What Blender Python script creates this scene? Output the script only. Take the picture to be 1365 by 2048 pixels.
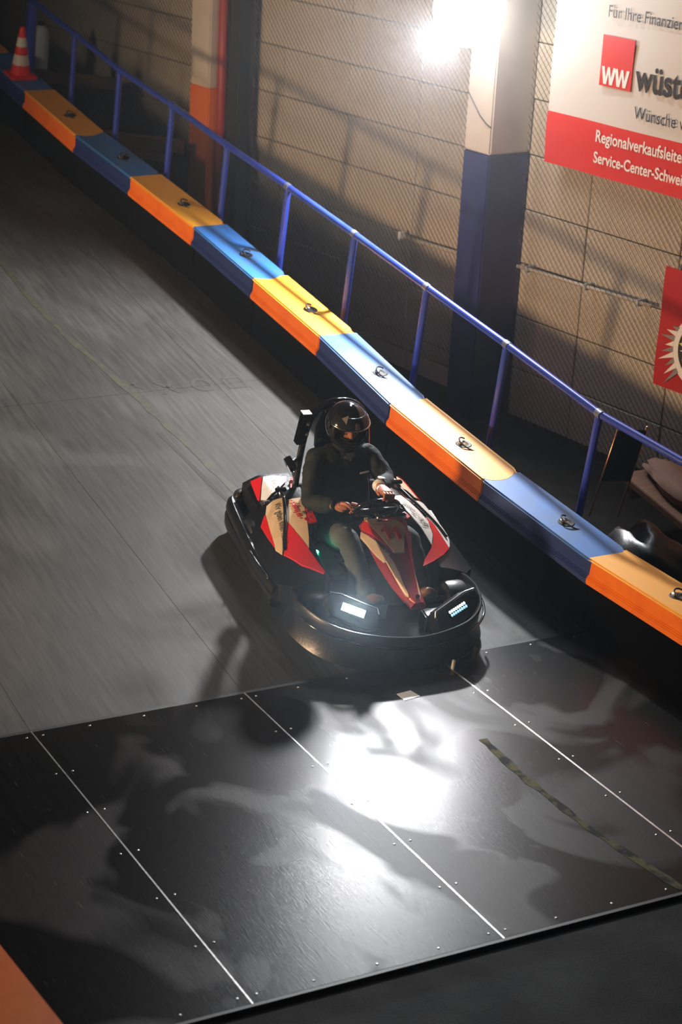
import bpy, bmesh, math, random
from mathutils import Vector, Matrix
random.seed(7)
PI = math.pi
for o in list(bpy.data.objects): bpy.data.objects.remove(o, do_unlink=True)
SC = bpy.context.scene
COL = SC.collection
R = math.radians
# ------------------------------------------------------------------ camera
cam_d = bpy.data.cameras.new('camera'); cam = bpy.data.objects.new('camera', cam_d); COL.objects.link(cam)
CR, CU, CF = Vector((.8810,-.4700,.0510)), Vector((.1240,.3340,.9350)), Vector((.4560,.8170,-.3520))
PITCH, ROLL, YAW = 0.35986772, 0.05460377, 0.50923218
cp, sp = math.cos(PITCH), math.sin(PITCH)
CF = Vector((math.sin(YAW)*cp, math.cos(YAW)*cp, -sp)); r0 = Vector((math.cos(YAW), -math.sin(YAW), 0)); u0 = r0.cross(CF)
CR = math.cos(ROLL)*r0 + math.sin(ROLL)*u0; CU = -math.sin(ROLL)*r0 + math.cos(ROLL)*u0
cam.matrix_world = Matrix(((CR.x,CU.x,-CF.x,0),(CR.y,CU.y,-CF.y,0),(CR.z,CU.z,-CF.z,4.94367),(0,0,0,1)))
cam_d.sensor_fit = 'VERTICAL'; cam_d.sensor_height = 36.0; cam_d.lens = 4043.55/2048*36.0
cam_d.clip_start = .1; cam_d.clip_end = 200
cam_d.dof.use_dof = True; cam_d.dof.focus_distance = 11.9; cam_d.dof.aperture_fstop = 2.6
SC.camera = cam
# ------------------------------------------------------------------ world, exposure
w = bpy.data.worlds.new('hall_dark'); SC.world = w; w.use_nodes = True
bg = w.node_tree.nodes['Background']; bg.inputs[0].default_value = (.09,.085,.08,1); bg.inputs[1].default_value = .02
vs = SC.view_settings; vs.view_transform = 'Standard'; vs.look = 'None'; vs.exposure = 0; vs.gamma = 1; vs.use_curve_mapping = False
SC.cycles.volume_bounces = 0
SC.cycles.max_bounces = 6
# ------------------------------------------------------------------ hall lights
def aim(o, loc, target):
    d = Vector(target)-Vector(loc); o.matrix_world = Matrix.Translation(loc) @ d.to_track_quat('-Z','Y').to_matrix().to_4x4()
def lamp(name, kind, loc, target, power, color, **kw):
    d = bpy.data.lights.new(name, kind); d.energy = power; d.color = color
    for k, v in kw.items(): setattr(d, k, v)
    o = bpy.data.objects.new(name, d); COL.objects.link(o); aim(o, loc, target); return o
# unseen warm lamps on the track side; the last one is added fill
lamp('warm_spot', 'SPOT', (-1.5,10.8,1.75), (7.4,11.8,1.75), 2500, (1,.66,.37), spot_size=R(78), spot_blend=.7, shadow_soft_size=.35)
lamp('warm_spot', 'SPOT', (1.2,16.0,3.6), (8.0,16.6,2.2), 190, (1,.78,.52), spot_size=R(80), spot_blend=.9, shadow_soft_size=.25)
lamp('warm_spot', 'SPOT', (-1.5,4.0,4.2), (2.1,6.4,.4), 130, (1,.66,.37), spot_size=R(26), spot_blend=.6, shadow_soft_size=.2)  # added fill spot with no real source, brightens the lower left orange block
# cool tube lamp high on the wall, above the frame
tl_ = lamp('wall_tube_lamp', 'AREA', (7.95,12.75,5.0), (4.9,7.2,0), 85, (.86,.93,1), shape='RECTANGLE', size=.35, size_y=1.3)
# ------------------------------------------------------------------ ramp frame: x across the track, s up the ramp, n off its surface
ALPHA = 0.15337699; Y0 = 9.127315
O_, X_, S_, N_ = Vector((0,Y0,0)), Vector((1,0,0)), Vector((0,math.cos(ALPHA),math.sin(ALPHA))), Vector((0,-math.sin(ALPHA),math.cos(ALPHA)))
def RP(x, s, n=0.0): return O_ + X_*x + S_*s + N_*n
RAMP = Matrix(((1,0,0,0),(0,S_.y,N_.y,Y0),(0,S_.z,N_.z,0),(0,0,0,1)))
PSI = R(8); WA = Vector((-math.sin(PSI), math.cos(PSI), 0)); WN = Vector((-math.cos(PSI), -math.sin(PSI), 0)); WO = Vector((8.75,11,0)); WSC = 1.035; WO = Vector((0,0,4.94367)).lerp(WO, WSC)
WALL = Matrix(((WA.x,WN.x,0,WO.x),(WA.y,WN.y,0,WO.y),(0,0,1,WO.z),(0,0,0,1))) @ Matrix.Scale(WSC,4)   # local: x along the wall (away), y off the wall, z up
def WP(a, n, z): return WALL @ Vector((a,n,z))
# ------------------------------------------------------------------ materials
def mat(name, col, rough=.5, metal=0., noise=None, bump=None, coat=0., spec=.5, emit=None, aniso=0., alpha=1., sub=0.):
    m = bpy.data.materials.new(name); m.use_nodes = True; nt = m.node_tree; b = nt.nodes['Principled BSDF']
    c4 = (*col, 1) if len(col) == 3 else col
    b.inputs['Base Color'].default_value = c4; b.inputs['Roughness'].default_value = rough; b.inputs['Metallic'].default_value = metal
    b.inputs['Coat Weight'].default_value = coat; b.inputs['Coat Roughness'].default_value = .08 if rough < .5 else .38; b.inputs['Specular IOR Level'].default_value = spec
    b.inputs['Anisotropic'].default_value = aniso
    if sub: b.inputs['Subsurface Weight'].default_value = sub; b.inputs['Subsurface Scale'].default_value = .01
    if emit: b.inputs['Emission Color'].default_value = (*emit[:3],1); b.inputs['Emission Strength'].default_value = emit[3]
    if noise or bump:
        tc = nt.nodes.new('ShaderNodeTexCoord'); mp = nt.nodes.new('ShaderNodeMapping'); nt.links.new(tc.outputs['Object'], mp.inputs[0])
    if noise:   # (scale, colour2, lo, hi[, stretch])
        if len(noise) > 4: mp.inputs['Scale'].default_value = noise[4]
        n = nt.nodes.new('ShaderNodeTexNoise'); n.inputs['Scale'].default_value = noise[0]; n.inputs['Detail'].default_value = 6
        nt.links.new(mp.outputs[0], n.inputs['Vector'])
        rp = nt.nodes.new('ShaderNodeValToRGB'); rp.color_ramp.elements[0].position = noise[2]; rp.color_ramp.elements[1].position = noise[3]
        rp.color_ramp.elements[0].color = c4; rp.color_ramp.elements[1].color = (*noise[1],1)
        nt.links.new(n.outputs['Fac'], rp.inputs[0]); nt.links.new(rp.outputs[0], b.inputs['Base Color'])
    if bump:    # (scale, strength)
        n2 = nt.nodes.new('ShaderNodeTexNoise'); n2.inputs['Scale'].default_value = bump[0]; n2.inputs['Detail'].default_value = 4
        nt.links.new(mp.outputs[0], n2.inputs['Vector'])
        bp = nt.nodes.new('ShaderNodeBump'); bp.inputs['Strength'].default_value = bump[1]; bp.inputs['Distance'].default_value = .01
        nt.links.new(n2.outputs['Fac'], bp.inputs['Height']); nt.links.new(bp.outputs[0], b.inputs['Normal'])
    return m
M = dict(
 dark_ground = mat('dark_ground', (.0045,.004,.0035), .9, spec=.1, noise=(6,(.009,.008,.007),.4,.7)),
 concrete = mat('concrete', (.005,.005,.005), .8, spec=.2, noise=(3.2,(.034,.034,.032),.42,.72), bump=(110,.3)),
 block = mat('block_paint', (.48,.42,.34), .8, noise=(2.5,(.56,.50,.41),.3,.75), bump=(90,.25)),
 mortar = mat('mortar', (.22,.18,.14), .9),
 cream_paint = mat('cream_paint', (.62,.56,.48), .7, noise=(3,(.52,.46,.39),.4,.8)),
 navy_paint = mat('navy_paint', (.018,.020,.13), .45, noise=(4,(.025,.028,.16),.4,.8)),
 orange_paint = mat('orange_paint', (.75,.17,.008), .5),
 red_pipe = mat('red_pipe_paint', (.34,.022,.012), .45),
 dark_steel = mat('dark_steel', (.03,.028,.026), .5, .3),
 rail_blue = mat('rail_blue', (.022,.05,.42), .3, coat=.25, noise=(9,(.03,.06,.36),.4,.7)),
 weld = mat('weld_grey', (.20,.23,.34), .4, .5),
 orange_pl = mat('orange_plastic', (.92,.20,.006), .42, noise=(6,(.82,.15,.005),.4,.7), bump=(25,.05)),
 yellow_pl = mat('amber_plastic', (.90,.40,.03), .5, coat=.2, noise=(5,(.88,.38,.03),.4,.7), bump=(18,.06)),
 navy_pl = mat('navy_plastic', (.016,.035,.17), .42, bump=(25,.05)),
 blue_pl = mat('blue_plastic', (.03,.17,.52), .5, coat=.25, noise=(4,(.06,.15,.34),.4,.7), bump=(18,.06)),
 rubber = mat('black_rubber', (.0015,.0015,.0015), .9, spec=.03),
 hole = mat('socket_dark', (.01,.01,.012), .6),
 steel = mat('steel', (.55,.55,.54), .28, 1.),
 rope = mat('dark_rope', (.02,.018,.02), .8),
 cone_red = mat('cone_red', (.75,.012,.008), .45), cone_white = mat('cone_white', (.72,.66,.60), .5),
 black_pl = mat('black_plastic', (.006,.006,.007), .36, bump=(45,.12), noise=(12,(.016,.016,.016),.55,.8)),
 black_gl = mat('gloss_black', (.010,.010,.012), .09, coat=.6),
 cream_dec = mat('cream_sticker', (.66,.52,.36), .35, noise=(14,(.58,.43,.28),.45,.75)),
 white_dec = mat('white_sticker', (.72,.67,.60), .35, noise=(14,(.62,.55,.46),.5,.8)),
 red_dec = mat('red_sticker', (.62,.012,.016), .28, coat=.3),
 maroon_dec = mat('maroon_sticker', (.36,.02,.026), .3, coat=.3),
 ink = mat('black_ink', (.03,.022,.018), .5), red_ink = mat('red_ink', (.55,.02,.015), .45), white_ink = mat('white_ink', (.82,.78,.72), .5), grey_ink = mat('grey_ink', (.25,.22,.2), .5),
 tyre = mat('tyre', (.016,.016,.017), .4, bump=(30,.1)),
 fabric = mat('jacket_fabric', (.006,.0095,.0105), .8, bump=(22,.9)),
 jeans = mat('jeans', (.055,.068,.072), .85, bump=(28,.4), noise=(9,(.085,.10,.105),.35,.7)),
 skin = mat('skin', (.44,.165,.095), .5, sub=.15, bump=(60,.1)),
 shoe = mat('shoe_brown', (.20,.11,.07), .6), sole = mat('shoe_sole', (.05,.04,.035), .7),
 bala = mat('balaclava', (.008,.008,.009), .9), grey_cloth = mat('grey_collar', (.12,.13,.14), .8, bump=(30,.5)),
 visor = mat('visor_rim', (.02,.02,.022), .1, coat=.5),
 eye = mat('eye_white', (.6,.56,.52), .3), iris = mat('eye_dark', (.03,.025,.02), .2), brow = mat('brow_hair', (.10,.05,.03), .8),
 white = mat('white_plastic', (.8,.8,.78), .4), chrome = mat('chrome', (.75,.72,.66), .15, 1.),
 lime = mat('lime_tag', (.62,.66,.10), .5),
 wood = mat('wood', (.15,.065,.03), .6, noise=(6,(.09,.04,.02),.35,.7,(1,8,8)), bump=(20,.2)),
 tarp = mat('tan_cloth', (.17,.085,.05), .8, bump=(6,.6)), grey_pl = mat('grey_plastic', (.42,.46,.5), .45),
 led_hot = mat('led_hot', (1,1,1), .3, emit=(.72,.90,1,60)), led_dim = mat('led_dim', (1,1,1), .3, emit=(.72,.93,1,4)), led_blue = mat('led_blue', (1,1,1), .3, emit=(.30,.62,.9,1.4)),
 led_green = mat('led_green', (0,1,.4), .3, emit=(.02,1,.45,90)), frost = mat('frosted_window', (.8,.85,.9), .3, emit=(.55,.82,1,3.5)), lamp_hot = mat('lamp_lens', (1,1,1), .3, emit=(.95,.97,1,14)),
 banner = mat('banner_cloth', (.62,.57,.52), .6, bump=(2.5,.15)), banner_red = mat('banner_red', (.66,.022,.014), .5, bump=(2.5,.15)),
 flag_red = mat('flag_red', (.42,.004,.004), .6), net = mat('net_wire', (.045,.03,.012), .8), paint_old = mat('worn_paint', (.050,.047,.026), .7, noise=(13,(.034,.033,.029),.40,.62)),
 paint_gloss = mat('worn_paint_steel', (.11,.095,.035), .7, spec=.08, noise=(11,(.012,.0115,.011),.45,.58)), chalk = mat('scuff_mark', (.035,.034,.028), .8), strip = mat('aluminium_edge', (.62,.60,.57), .35, 1., noise=(30,(.4,.38,.36),.4,.7)),
 copper = mat('copper_leg', (.75,.42,.22), .3, 1.),
)
def floor_mat(name, base, base2, metal, r_lo, r_hi, stretch, spec=.5, patch=.55, edge=.07, scratch=None):
    m = bpy.data.materials.new(name); m.use_nodes = True; nt = m.node_tree; b = nt.nodes['Principled BSDF']; L = nt.links.new
    tc = nt.nodes.new('ShaderNodeTexCoord')
    def noise(scale, det, st=(1,1,1), dist=0):
        mp = nt.nodes.new('ShaderNodeMapping'); mp.inputs['Scale'].default_value = st; L(tc.outputs['Object'], mp.inputs[0])
        n = nt.nodes.new('ShaderNodeTexNoise'); n.inputs['Scale'].default_value = scale; n.inputs['Detail'].default_value = det; n.inputs['Distortion'].default_value = dist
        L(mp.outputs[0], n.inputs['Vector']); return n.outputs['Fac']
    def ramp(f, p0, p1, c0, c1):
        r = nt.nodes.new('ShaderNodeValToRGB'); e = r.color_ramp.elements; e[0].position, e[1].position = p0, p1
        e[0].color, e[1].color = (*c0,1), (*c1,1); L(f, r.inputs[0]); return r.outputs[0]
    big = noise(1.1, 3, (1,.8,1), .6) if not scratch else noise(1.25, 2.5, (1,.75,1), 1.1); streak = noise(7, 5, stretch); fine = noise(55, 3, stretch)
    c = ramp(big, .35, .68, base, base2) if not scratch else ramp(big, patch-edge, patch+edge, base, base2)
    s2 = ramp(streak, .35, .75, (.6,)*3, (1.25,)*3)
    mx = nt.nodes.new('ShaderNodeMix'); mx.data_type = 'RGBA'; mx.blend_type = 'MULTIPLY'; mx.inputs[0].default_value = .8
    L(c, mx.inputs[6]); L(s2, mx.inputs[7]); out = mx.outputs[2]
    if scratch:
        sc_ = ramp(noise(26, 2, (5,.22,1), .15), .70, .78, (0,0,0), (1,1,1)); m2 = nt.nodes.new('ShaderNodeMix'); m2.data_type = 'RGBA'
        L(sc_, m2.inputs[0]); L(out, m2.inputs[6]); m2.inputs[7].default_value = (*scratch,1); out = m2.outputs[2]
    L(out, b.inputs['Base Color'])
    L(ramp(big, patch-edge, patch+edge, (r_lo,)*3, (r_hi,)*3), b.inputs['Roughness'])
    b.inputs['Metallic'].default_value = metal; b.inputs['Specular IOR Level'].default_value = spec
    bp = nt.nodes.new('ShaderNodeBump'); bp.inputs['Strength'].default_value = .12; bp.inputs['Distance'].default_value = .004
    L(fine, bp.inputs['Height']); L(bp.outputs[0], b.inputs['Normal'])
    return m
M['ramp'] = floor_mat('ramp_surface', (.047,.045,.041), (.063,.061,.056), 0., .55, .75, (5,.35,1), .4)
M['plate'] = floor_mat('steel_plate', (.010,.0098,.0096), (.021,.0155,.012), 0., .26, .43, (5,.35,1), .115, .54, .045, (.085,.08,.075))
# ------------------------------------------------------------------ mesh helpers
class MB:
    def __init__(s): s.v = []; s.f = []
    def add(s, vs, fs):
        o = len(s.v); s.v += [tuple(v) for v in vs]; s.f += [tuple(i+o for i in f) for f in fs]; return s
    def box(s, c, d, rot=None):
        hx, hy, hz = d[0]/2, d[1]/2, d[2]/2
        vs = [Vector((x,y,z)) for x in (-hx,hx) for y in (-hy,hy) for z in (-hz,hz)]
        if rot is not None: vs = [rot @ v for v in vs]
        return s.add([v+Vector(c) for v in vs], [(0,1,3,2),(4,6,7,5),(0,4,5,1),(2,3,7,6),(0,2,6,4),(1,5,7,3)])
    def tube(s, pts, rad, n=10, closed=False, caps=True):
        pts = [Vector(p) for p in pts]; m = len(pts); rads = rad if isinstance(rad, (list,tuple)) else [rad]*m
        vs = []; up = None
        for i, p in enumerate(pts):
            a = pts[(i-1)%m] if (closed or i > 0) else p; b = pts[(i+1)%m] if (closed or i < m-1) else p
            t = (b-a).normalized()
            if up is None: up = t.orthogonal().normalized()
            up = (up - t*up.dot(t)); up = up.normalized() if up.length > 1e-6 else t.orthogonal().normalized()
            sd = t.cross(up)
            vs += [p + (up*math.cos(2*PI*k/n) + sd*math.sin(2*PI*k/n))*rads[i] for k in range(n)]
        fs = []
        for i in range(m if closed else m-1):
            j = (i+1) % m
            fs += [(i*n+k, i*n+(k+1)%n, j*n+(k+1)%n, j*n+k) for k in range(n)]
        if caps and not closed: fs += [tuple(range(n-1,-1,-1)), tuple((m-1)*n+k for k in range(n))]
        return s.add(vs, fs)
    def cyl(s, a, b, r, n=16, r2=None): return s.tube([a,b], [r, r if r2 is None else r2], n)
    def lathe(s, prof, n=24, mtx=None, arc=None):
        mtx = mtx or Matrix(); vs = []; m = len(prof)
        for r, z in prof: vs += [mtx @ Vector((r*math.cos(2*PI*k/n), r*math.sin(2*PI*k/n), z)) for k in range(n)]
        fs = [(i*n+k, i*n+(k+1)%n, (i+1)*n+(k+1)%n, (i+1)*n+k) for i in range(m-1) for k in range(n)]
        fs += [tuple(range(n-1,-1,-1)), tuple((m-1)*n+k for k in range(n))]
        return s.add(vs, fs)
    def loft(s, secs, closed=True, caps=True):
        m, n = len(secs), len(secs[0]); vs = [v for sec in secs for v in sec]; fs = []
        for i in range(m-1):
            for k in range(n if closed else n-1): fs.append((i*n+k, i*n+(k+1)%n, (i+1)*n+(k+1)%n, (i+1)*n+k))
        if caps and closed: fs += [tuple(range(n-1,-1,-1)), tuple((m-1)*n+k for k in range(n))]
        return s.add(vs, fs)
    def prism(s, poly, h0, h1):   # poly of (x,y), extruded along z
        n = len(poly); vs = [(x,y,h0) for x,y in poly]+[(x,y,h1) for x,y in poly]
        return s.add(vs, [tuple(range(n-1,-1,-1)), tuple(range(n,2*n))]+[(k,(k+1)%n,n+(k+1)%n,n+k) for k in range(n)])
    def ball(s, c, r, n=12, m=8):
        rr = r if isinstance(r, (tuple,list)) else (r,r,r); vs = []; fs = []
        for i in range(1, m):
            th = PI*i/m
            vs += [(c[0]+rr[0]*math.sin(th)*math.cos(2*PI*k/n), c[1]+rr[1]*math.sin(th)*math.sin(2*PI*k/n), c[2]+rr[2]*math.cos(th)) for k in range(n)]
        vs += [(c[0],c[1],c[2]+rr[2]), (c[0],c[1],c[2]-rr[2])]; t = len(vs)
        fs = [(i*n+k,(i+1)*n+k,(i+1)*n+(k+1)%n,i*n+(k+1)%n) for i in range(m-2) for k in range(n)]
        fs += [(t-2,k,(k+1)%n) for k in range(n)] + [(t-1,(m-2)*n+(k+1)%n,(m-2)*n+k) for k in range(n)]
        return s.add(vs, fs)
    def mesh(s, name, smooth=False, bevel=0., seg=2, weld=False):
        me = bpy.data.meshes.new(name); me.from_pydata([tuple(v) for v in s.v], [], s.f)
        bm = bmesh.new(); bm.from_mesh(me)
        if weld: bmesh.ops.remove_doubles(bm, verts=bm.verts, dist=1e-5)
        bmesh.ops.recalc_face_normals(bm, faces=bm.faces)
        if bevel: bmesh.ops.bevel(bm, geom=[e for e in bm.edges if len(e.link_faces) == 2 and e.calc_face_angle(0) > .5], offset=bevel, segments=seg, affect='EDGES', clamp_overlap=True)
        bm.to_mesh(me); bm.free()
        if smooth is not False:
            for p in me.polygons: p.use_smooth = True
            if smooth is not True: me.set_sharp_from_angle(angle=R(smooth))
        return me
    def obj(s, name, m, parent=None, mtx=None, smooth=False, bevel=0., seg=2, weld=False):
        return link(name, s.mesh(name, smooth, bevel, seg, weld), m, parent, mtx)
def link(name, me, m, parent=None, mtx=None):
    o = bpy.data.objects.new(name, me); COL.objects.link(o)
    if m is not None and not me.materials: me.materials.append(m)
    if parent is not None: o.parent = parent
    if mtx is not None: o.matrix_local = mtx
    return o
def empty(name, mtx, label=None, cat=None, group=None, kind=None):
    o = bpy.data.objects.new(name, None); o.empty_display_size = .1; COL.objects.link(o); o.matrix_world = mtx
    return tag(o, label, cat, group, kind)
def tag(o, label=None, cat=None, group=None, kind=None):
    for k, v in (('label',label),('category',cat),('group',group),('kind',kind)):
        if v: o[k] = v
    return o
def lab(o, label): o['label'] = label; return o
def text_mesh(s, size, shear=0., bold=0., align='LEFT', res=4):
    cu = bpy.data.curves.new('txt','FONT'); cu.body = s; cu.size = size; cu.shear = shear; cu.offset = bold; cu.align_x = align; cu.resolution_u = res
    o = bpy.data.objects.new('txt', cu); COL.objects.link(o); bpy.context.view_layer.update()
    me = bpy.data.meshes.new_from_object(o.evaluated_get(bpy.context.evaluated_depsgraph_get()))
    bpy.data.objects.remove(o, do_unlink=True); bpy.data.curves.remove(cu); return me
def text(name, s, size, m, parent, mtx, fn=None, sx=1., **kw):
    me = text_mesh(s, size, **kw); me.materials.clear()
    if fn:
        bm = bmesh.new(); bm.from_mesh(me); bmesh.ops.triangulate(bm, faces=bm.faces)
        for _ in range(3):
            es = [e for e in bm.edges if e.calc_length() > .012]
            if es: bmesh.ops.subdivide_edges(bm, edges=es, cuts=1); bmesh.ops.triangulate(bm, faces=bm.faces)
        bm.to_mesh(me); bm.free()
    for v in me.vertices:
        v.co.x *= sx
        if fn: v.co = fn(v.co.x, v.co.y)
    return link(name, me, m, parent, mtx)
def patch(name, poly, fn, m, parent, cuts=4, thick=.004, mn=.02, base=-.003):   # a thin sticker panel that follows a curved surface
    bm = bmesh.new(); vs = [bm.verts.new((x,y,0)) for x,y in poly]; bm.faces.new(vs); bm.normal_update()
    bmesh.ops.triangulate(bm, faces=bm.faces, ngon_method='EAR_CLIP')
    for _ in range(cuts):
        es = [e for e in bm.edges if e.calc_length() > mn]
        if es: bmesh.ops.subdivide_edges(bm, edges=es, cuts=1); bmesh.ops.triangulate(bm, faces=bm.faces)
    r = bmesh.ops.extrude_face_region(bm, geom=list(bm.faces)); top = [g for g in r['geom'] if isinstance(g, bmesh.types.BMVert)]; ts = set(top)
    for v in bm.verts: v.co = fn(v.co.x, v.co.y, thick if v in ts else base)
    bmesh.ops.recalc_face_normals(bm, faces=bm.faces)
    me = bpy.data.meshes.new(name); bm.to_mesh(me); bm.free()
    for p in me.polygons: p.use_smooth = True
    me.set_sharp_from_angle(angle=R(40)); return link(name, me, m, parent)
def mod_mesh(o):
    bpy.context.view_layer.update()
    me = bpy.data.meshes.new_from_object(o.evaluated_get(bpy.context.evaluated_depsgraph_get())); return me
def skin(name, nodes, edges, m, parent, levels=2, root=0, extra=None):
    """grow one smooth surface round connected joints; nodes: (x,y,z,r[,r2])"""
    me = bpy.data.meshes.new(name); me.from_pydata([n[:3] for n in nodes], edges, []); o = bpy.data.objects.new(name, me); COL.objects.link(o)
    md = o.modifiers.new('s','SKIN'); md.use_smooth_shade = True; md.branch_smoothing = .6
    sv = me.skin_vertices[0].data
    for i, n in enumerate(nodes): sv[i].radius = (n[3], n[4] if len(n) > 4 else n[3]); sv[i].use_root = (i == root)
    sb = o.modifiers.new('d','SUBSURF'); sb.levels = levels; sb.render_levels = levels
    me2 = mod_mesh(o); bpy.data.objects.remove(o, do_unlink=True)
    for p in me2.polygons: p.use_smooth = True
    me2.materials.clear(); return link(name, me2, m, parent)
def join_mesh(o, me_list):
    bm = bmesh.new(); bm.from_mesh(o.data)
    for me in me_list: bm.from_mesh(me)
    bm.to_mesh(o.data); bm.free()
    for p in o.data.polygons: p.use_smooth = True
def grid_pts(n, lo, hi): return [lo+(hi-lo)*i/(n-1) for i in range(n)]

# ================================================================== FLOOR
floor = MB().box((4,-.5,-.16), (40,14.5,.30)).obj('floor', M['concrete']); tag(floor, 'dark grey rough concrete floor in front of the steel plates', kind='structure')
PX0, PW, PL = 3.2914, 1.25, 2.7057; PY1 = Y0; PY0 = Y0-PL
MB().box((4,(PY0+20)/2,-.18), (40,20-PY0,.30)).obj('subfloor', M['dark_ground'], floor)
for k in range(-3, 4):
    x0 = PX0+PW*k
    if k > 2: continue
    pl = MB().box((x0+PW/2, (PY0+PY1)/2, -.012), (PW-.006, PL-.008, .034)).obj('metal_plate', M['plate'], floor, bevel=.002, seg=1)
    sc = MB()
    for i in range(7):
        for xx in (.045, PW-.045): sc.lathe([(.007,.0),(.006,.003),(.003,.004)], 8, Matrix.Translation((x0+xx, PY0+.06+i*(PL-.12)/6, .004)))
    for i in range(1,4):
        for yy in (.05, PL-.05): sc.lathe([(.007,.0),(.006,.003),(.003,.004)], 8, Matrix.Translation((x0+PW*i/4, PY0+yy, .004)))
    tag(sc.obj('screw_heads', M['strip'], pl), kind='stuff')
    if k < 3 and k > -3: MB().box((x0, (PY0+PY1)/2, .004), (.008 if k < 2 else .011, PL, .006)).obj('joint_strip', M['strip'], floor)
MB().box((3.6, PY0-.012, .003), (8.2,.02,.012)).obj('edge_strip', M['dark_steel'], floor)
# ramp deck: panels of its own, in the ramp frame
for (x0,x1) in ((-2.0,.78),(.78,2.04),(2.04,3.29),(3.29,4.54),(4.54,6.05),(6.05,7.10)):
    for (s0,s1) in ((0,3.72),(3.72,7.4),(7.4,14)):
        MB().box(((x0+x1)/2,(s0+s1)/2,-.02), (x1-x0-.0025,s1-s0-.0025,.04)).obj('deck_panel', M['ramp'], floor, RAMP)
MB().box((2.53,7,-.12), (9.1,14,.15)).obj('deck_frame', M['dark_steel'], floor, RAMP)
MB().box((3.2,.0,.002), (8.6,.03,.008)).obj('fold_strip', M['dark_steel'], floor, RAMP)
def ribbon(pts, w, z=.0015, jit=0.):
    mb = MB(); L_, R_ = [], []
    for i,(x,y) in enumerate(pts):
        a = pts[max(0,i-1)]; b = pts[min(len(pts)-1,i+1)]; d = Vector((b[0]-a[0], b[1]-a[1])).normalized(); ww = w*(1+jit*(random.random()-.5))
        L_.append((x-d.y*ww/2, y+d.x*ww/2, z)); R_.append((x+d.y*ww/2, y-d.x*ww/2, z))
    n = len(pts); mb.add(L_+R_, [(i,i+1,n+i+1,n+i) for i in range(n-1)]); return mb
def dense(pts, k=6): return [(a[0]+(b[0]-a[0])*j/k, a[1]+(b[1]-a[1])*j/k) for a,b in zip(pts,pts[1:]) for j in range(k)]+[pts[-1]]
YL = [(5.272,6.26),(5.24,5.45),(5.27,4.77),(5.395,3.69),(5.45,2.9),(5.50,2.13),(5.55,1.2),(5.53,.15)]
lab(ribbon(dense(YL), .055, .0015, .7).obj('painted_line', M['paint_old'], floor, RAMP), 'worn yellow track line on the ramp')
lab(ribbon(dense([(5.49,8.13),(5.46,7.72),(5.47,7.09),(5.55,6.44)]), .045, .0065, .9).obj('painted_line', M['paint_gloss'], floor), 'worn yellow track line on the steel plates')
lab(ribbon(dense([(5.33,3.1),(5.38,2.2),(5.45,1.4)]), .03, .001, .6).obj('skid_mark', M['chalk'], floor, RAMP), 'dark curved tyre mark')
def mark(strokes, w=.03):
    mb = MB()
    for st in strokes: q = ribbon(st, w, .0018); mb.add(q.v, q.f)
    return mb
ring = [(5.943+.07*math.cos(t*PI/6), 3.735+.09*math.sin(t*PI/6)) for t in range(13)]
for st in ([[(5.38,3.92),(5.50,3.77)],[(5.50,3.92),(5.38,3.77)]], [[(5.61,3.85),(5.74,3.65)],[(5.74,3.85),(5.61,3.65)]], [ring], [[(6.13,3.8),(6.27,3.8),(6.27,3.64),(6.13,3.64),(6.13,3.8)]]):
    mark(st).obj('painted_mark', M['chalk'], floor, RAMP)

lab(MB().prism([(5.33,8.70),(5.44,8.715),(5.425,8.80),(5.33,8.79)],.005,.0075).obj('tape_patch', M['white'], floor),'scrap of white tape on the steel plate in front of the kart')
# ================================================================== WALL
wall = empty('wall_right', WALL, kind='structure', label='tan painted wall of large stacked blocks behind the rail')
MB().box((4.5,-.14,1.9), (16,.2,5.4)).obj('mortar_bed', M['mortar'], wall)
BW, BH = .955, .415
blk = [MB().box((0,-.03,0), (BW-.008,.06,BH-.008)).mesh('block', bevel=.006, seg=1) for _ in range(1)]
for me in blk: me.materials.append(M['block'])
tilt = Matrix.Rotation(R(-.6), 4, 'Y')
for (a0, ncol, zoff) in ((1.93-BW*5, 5, .10), (2.07, 4, .02), (2.07+BW*4, 7, .06)):
    for c in range(ncol):
        for r_ in range(-2, 9):
            o = link('block', blk[0], None, wall, Matrix.Translation((a0+BW*(c+.5), random.uniform(-.004,.003), zoff+BH*(r_+.5))))
# columns
def column(a0, a1, depth, zsplit, low, label, zb=-.6):
    col = empty('column', WALL, label, 'column')
    MB().box(((a0+a1)/2, depth/2, (zsplit+4.6)/2), (a1-a0, depth, 4.6-zsplit)).obj('upper_shaft', M['cream_paint'], col, bevel=.012)
    lab(MB().box(((a0+a1)/2, depth/2, (zsplit+zb)/2), (a1-a0+.003, depth+.003, zsplit-zb)).obj('lower_shaft', M[low], col, bevel=.012), {'navy_paint':'navy blue painted lower part','orange_paint':'orange painted lower part'}[low])
    return col
c1 = column(1.661,1.965,.40, 2.195,'navy_paint','square concrete column painted cream above and navy blue below the flood light')
MB().tube([(1.95,.403,2.62),(1.88,.404,2.55),(1.80,.404,2.47),(1.72,.404,2.42),(1.663,.404,2.40)], .004, 5).obj('surface_cable', M['dark_steel'], c1)
column(5.589,5.905,.35, 2.075,'orange_paint','square column painted cream above and orange below at the far end of the rail')
pp = MB().cyl((5.53,.25,-.3),(5.53,.25,4.6),.045,14).obj('drain_pipe', M['red_pipe'], None, WALL, smooth=True); tag(pp,'dark red vertical pipe beside the orange and cream column','pipe')
st = empty('steel_upright', WALL, 'dark steel upright standing against the wall right of the red pipe', 'post')
MB().box((5.36,.16,2), (.05,.16,5)).obj('web', M['dark_steel'], st); MB().box((5.36,.24,2),(.16,.012,5)).obj('flange', M['dark_steel'], st); MB().box((5.36,.08,2),(.16,.012,5)).obj('flange', M['dark_steel'], st)
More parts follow.
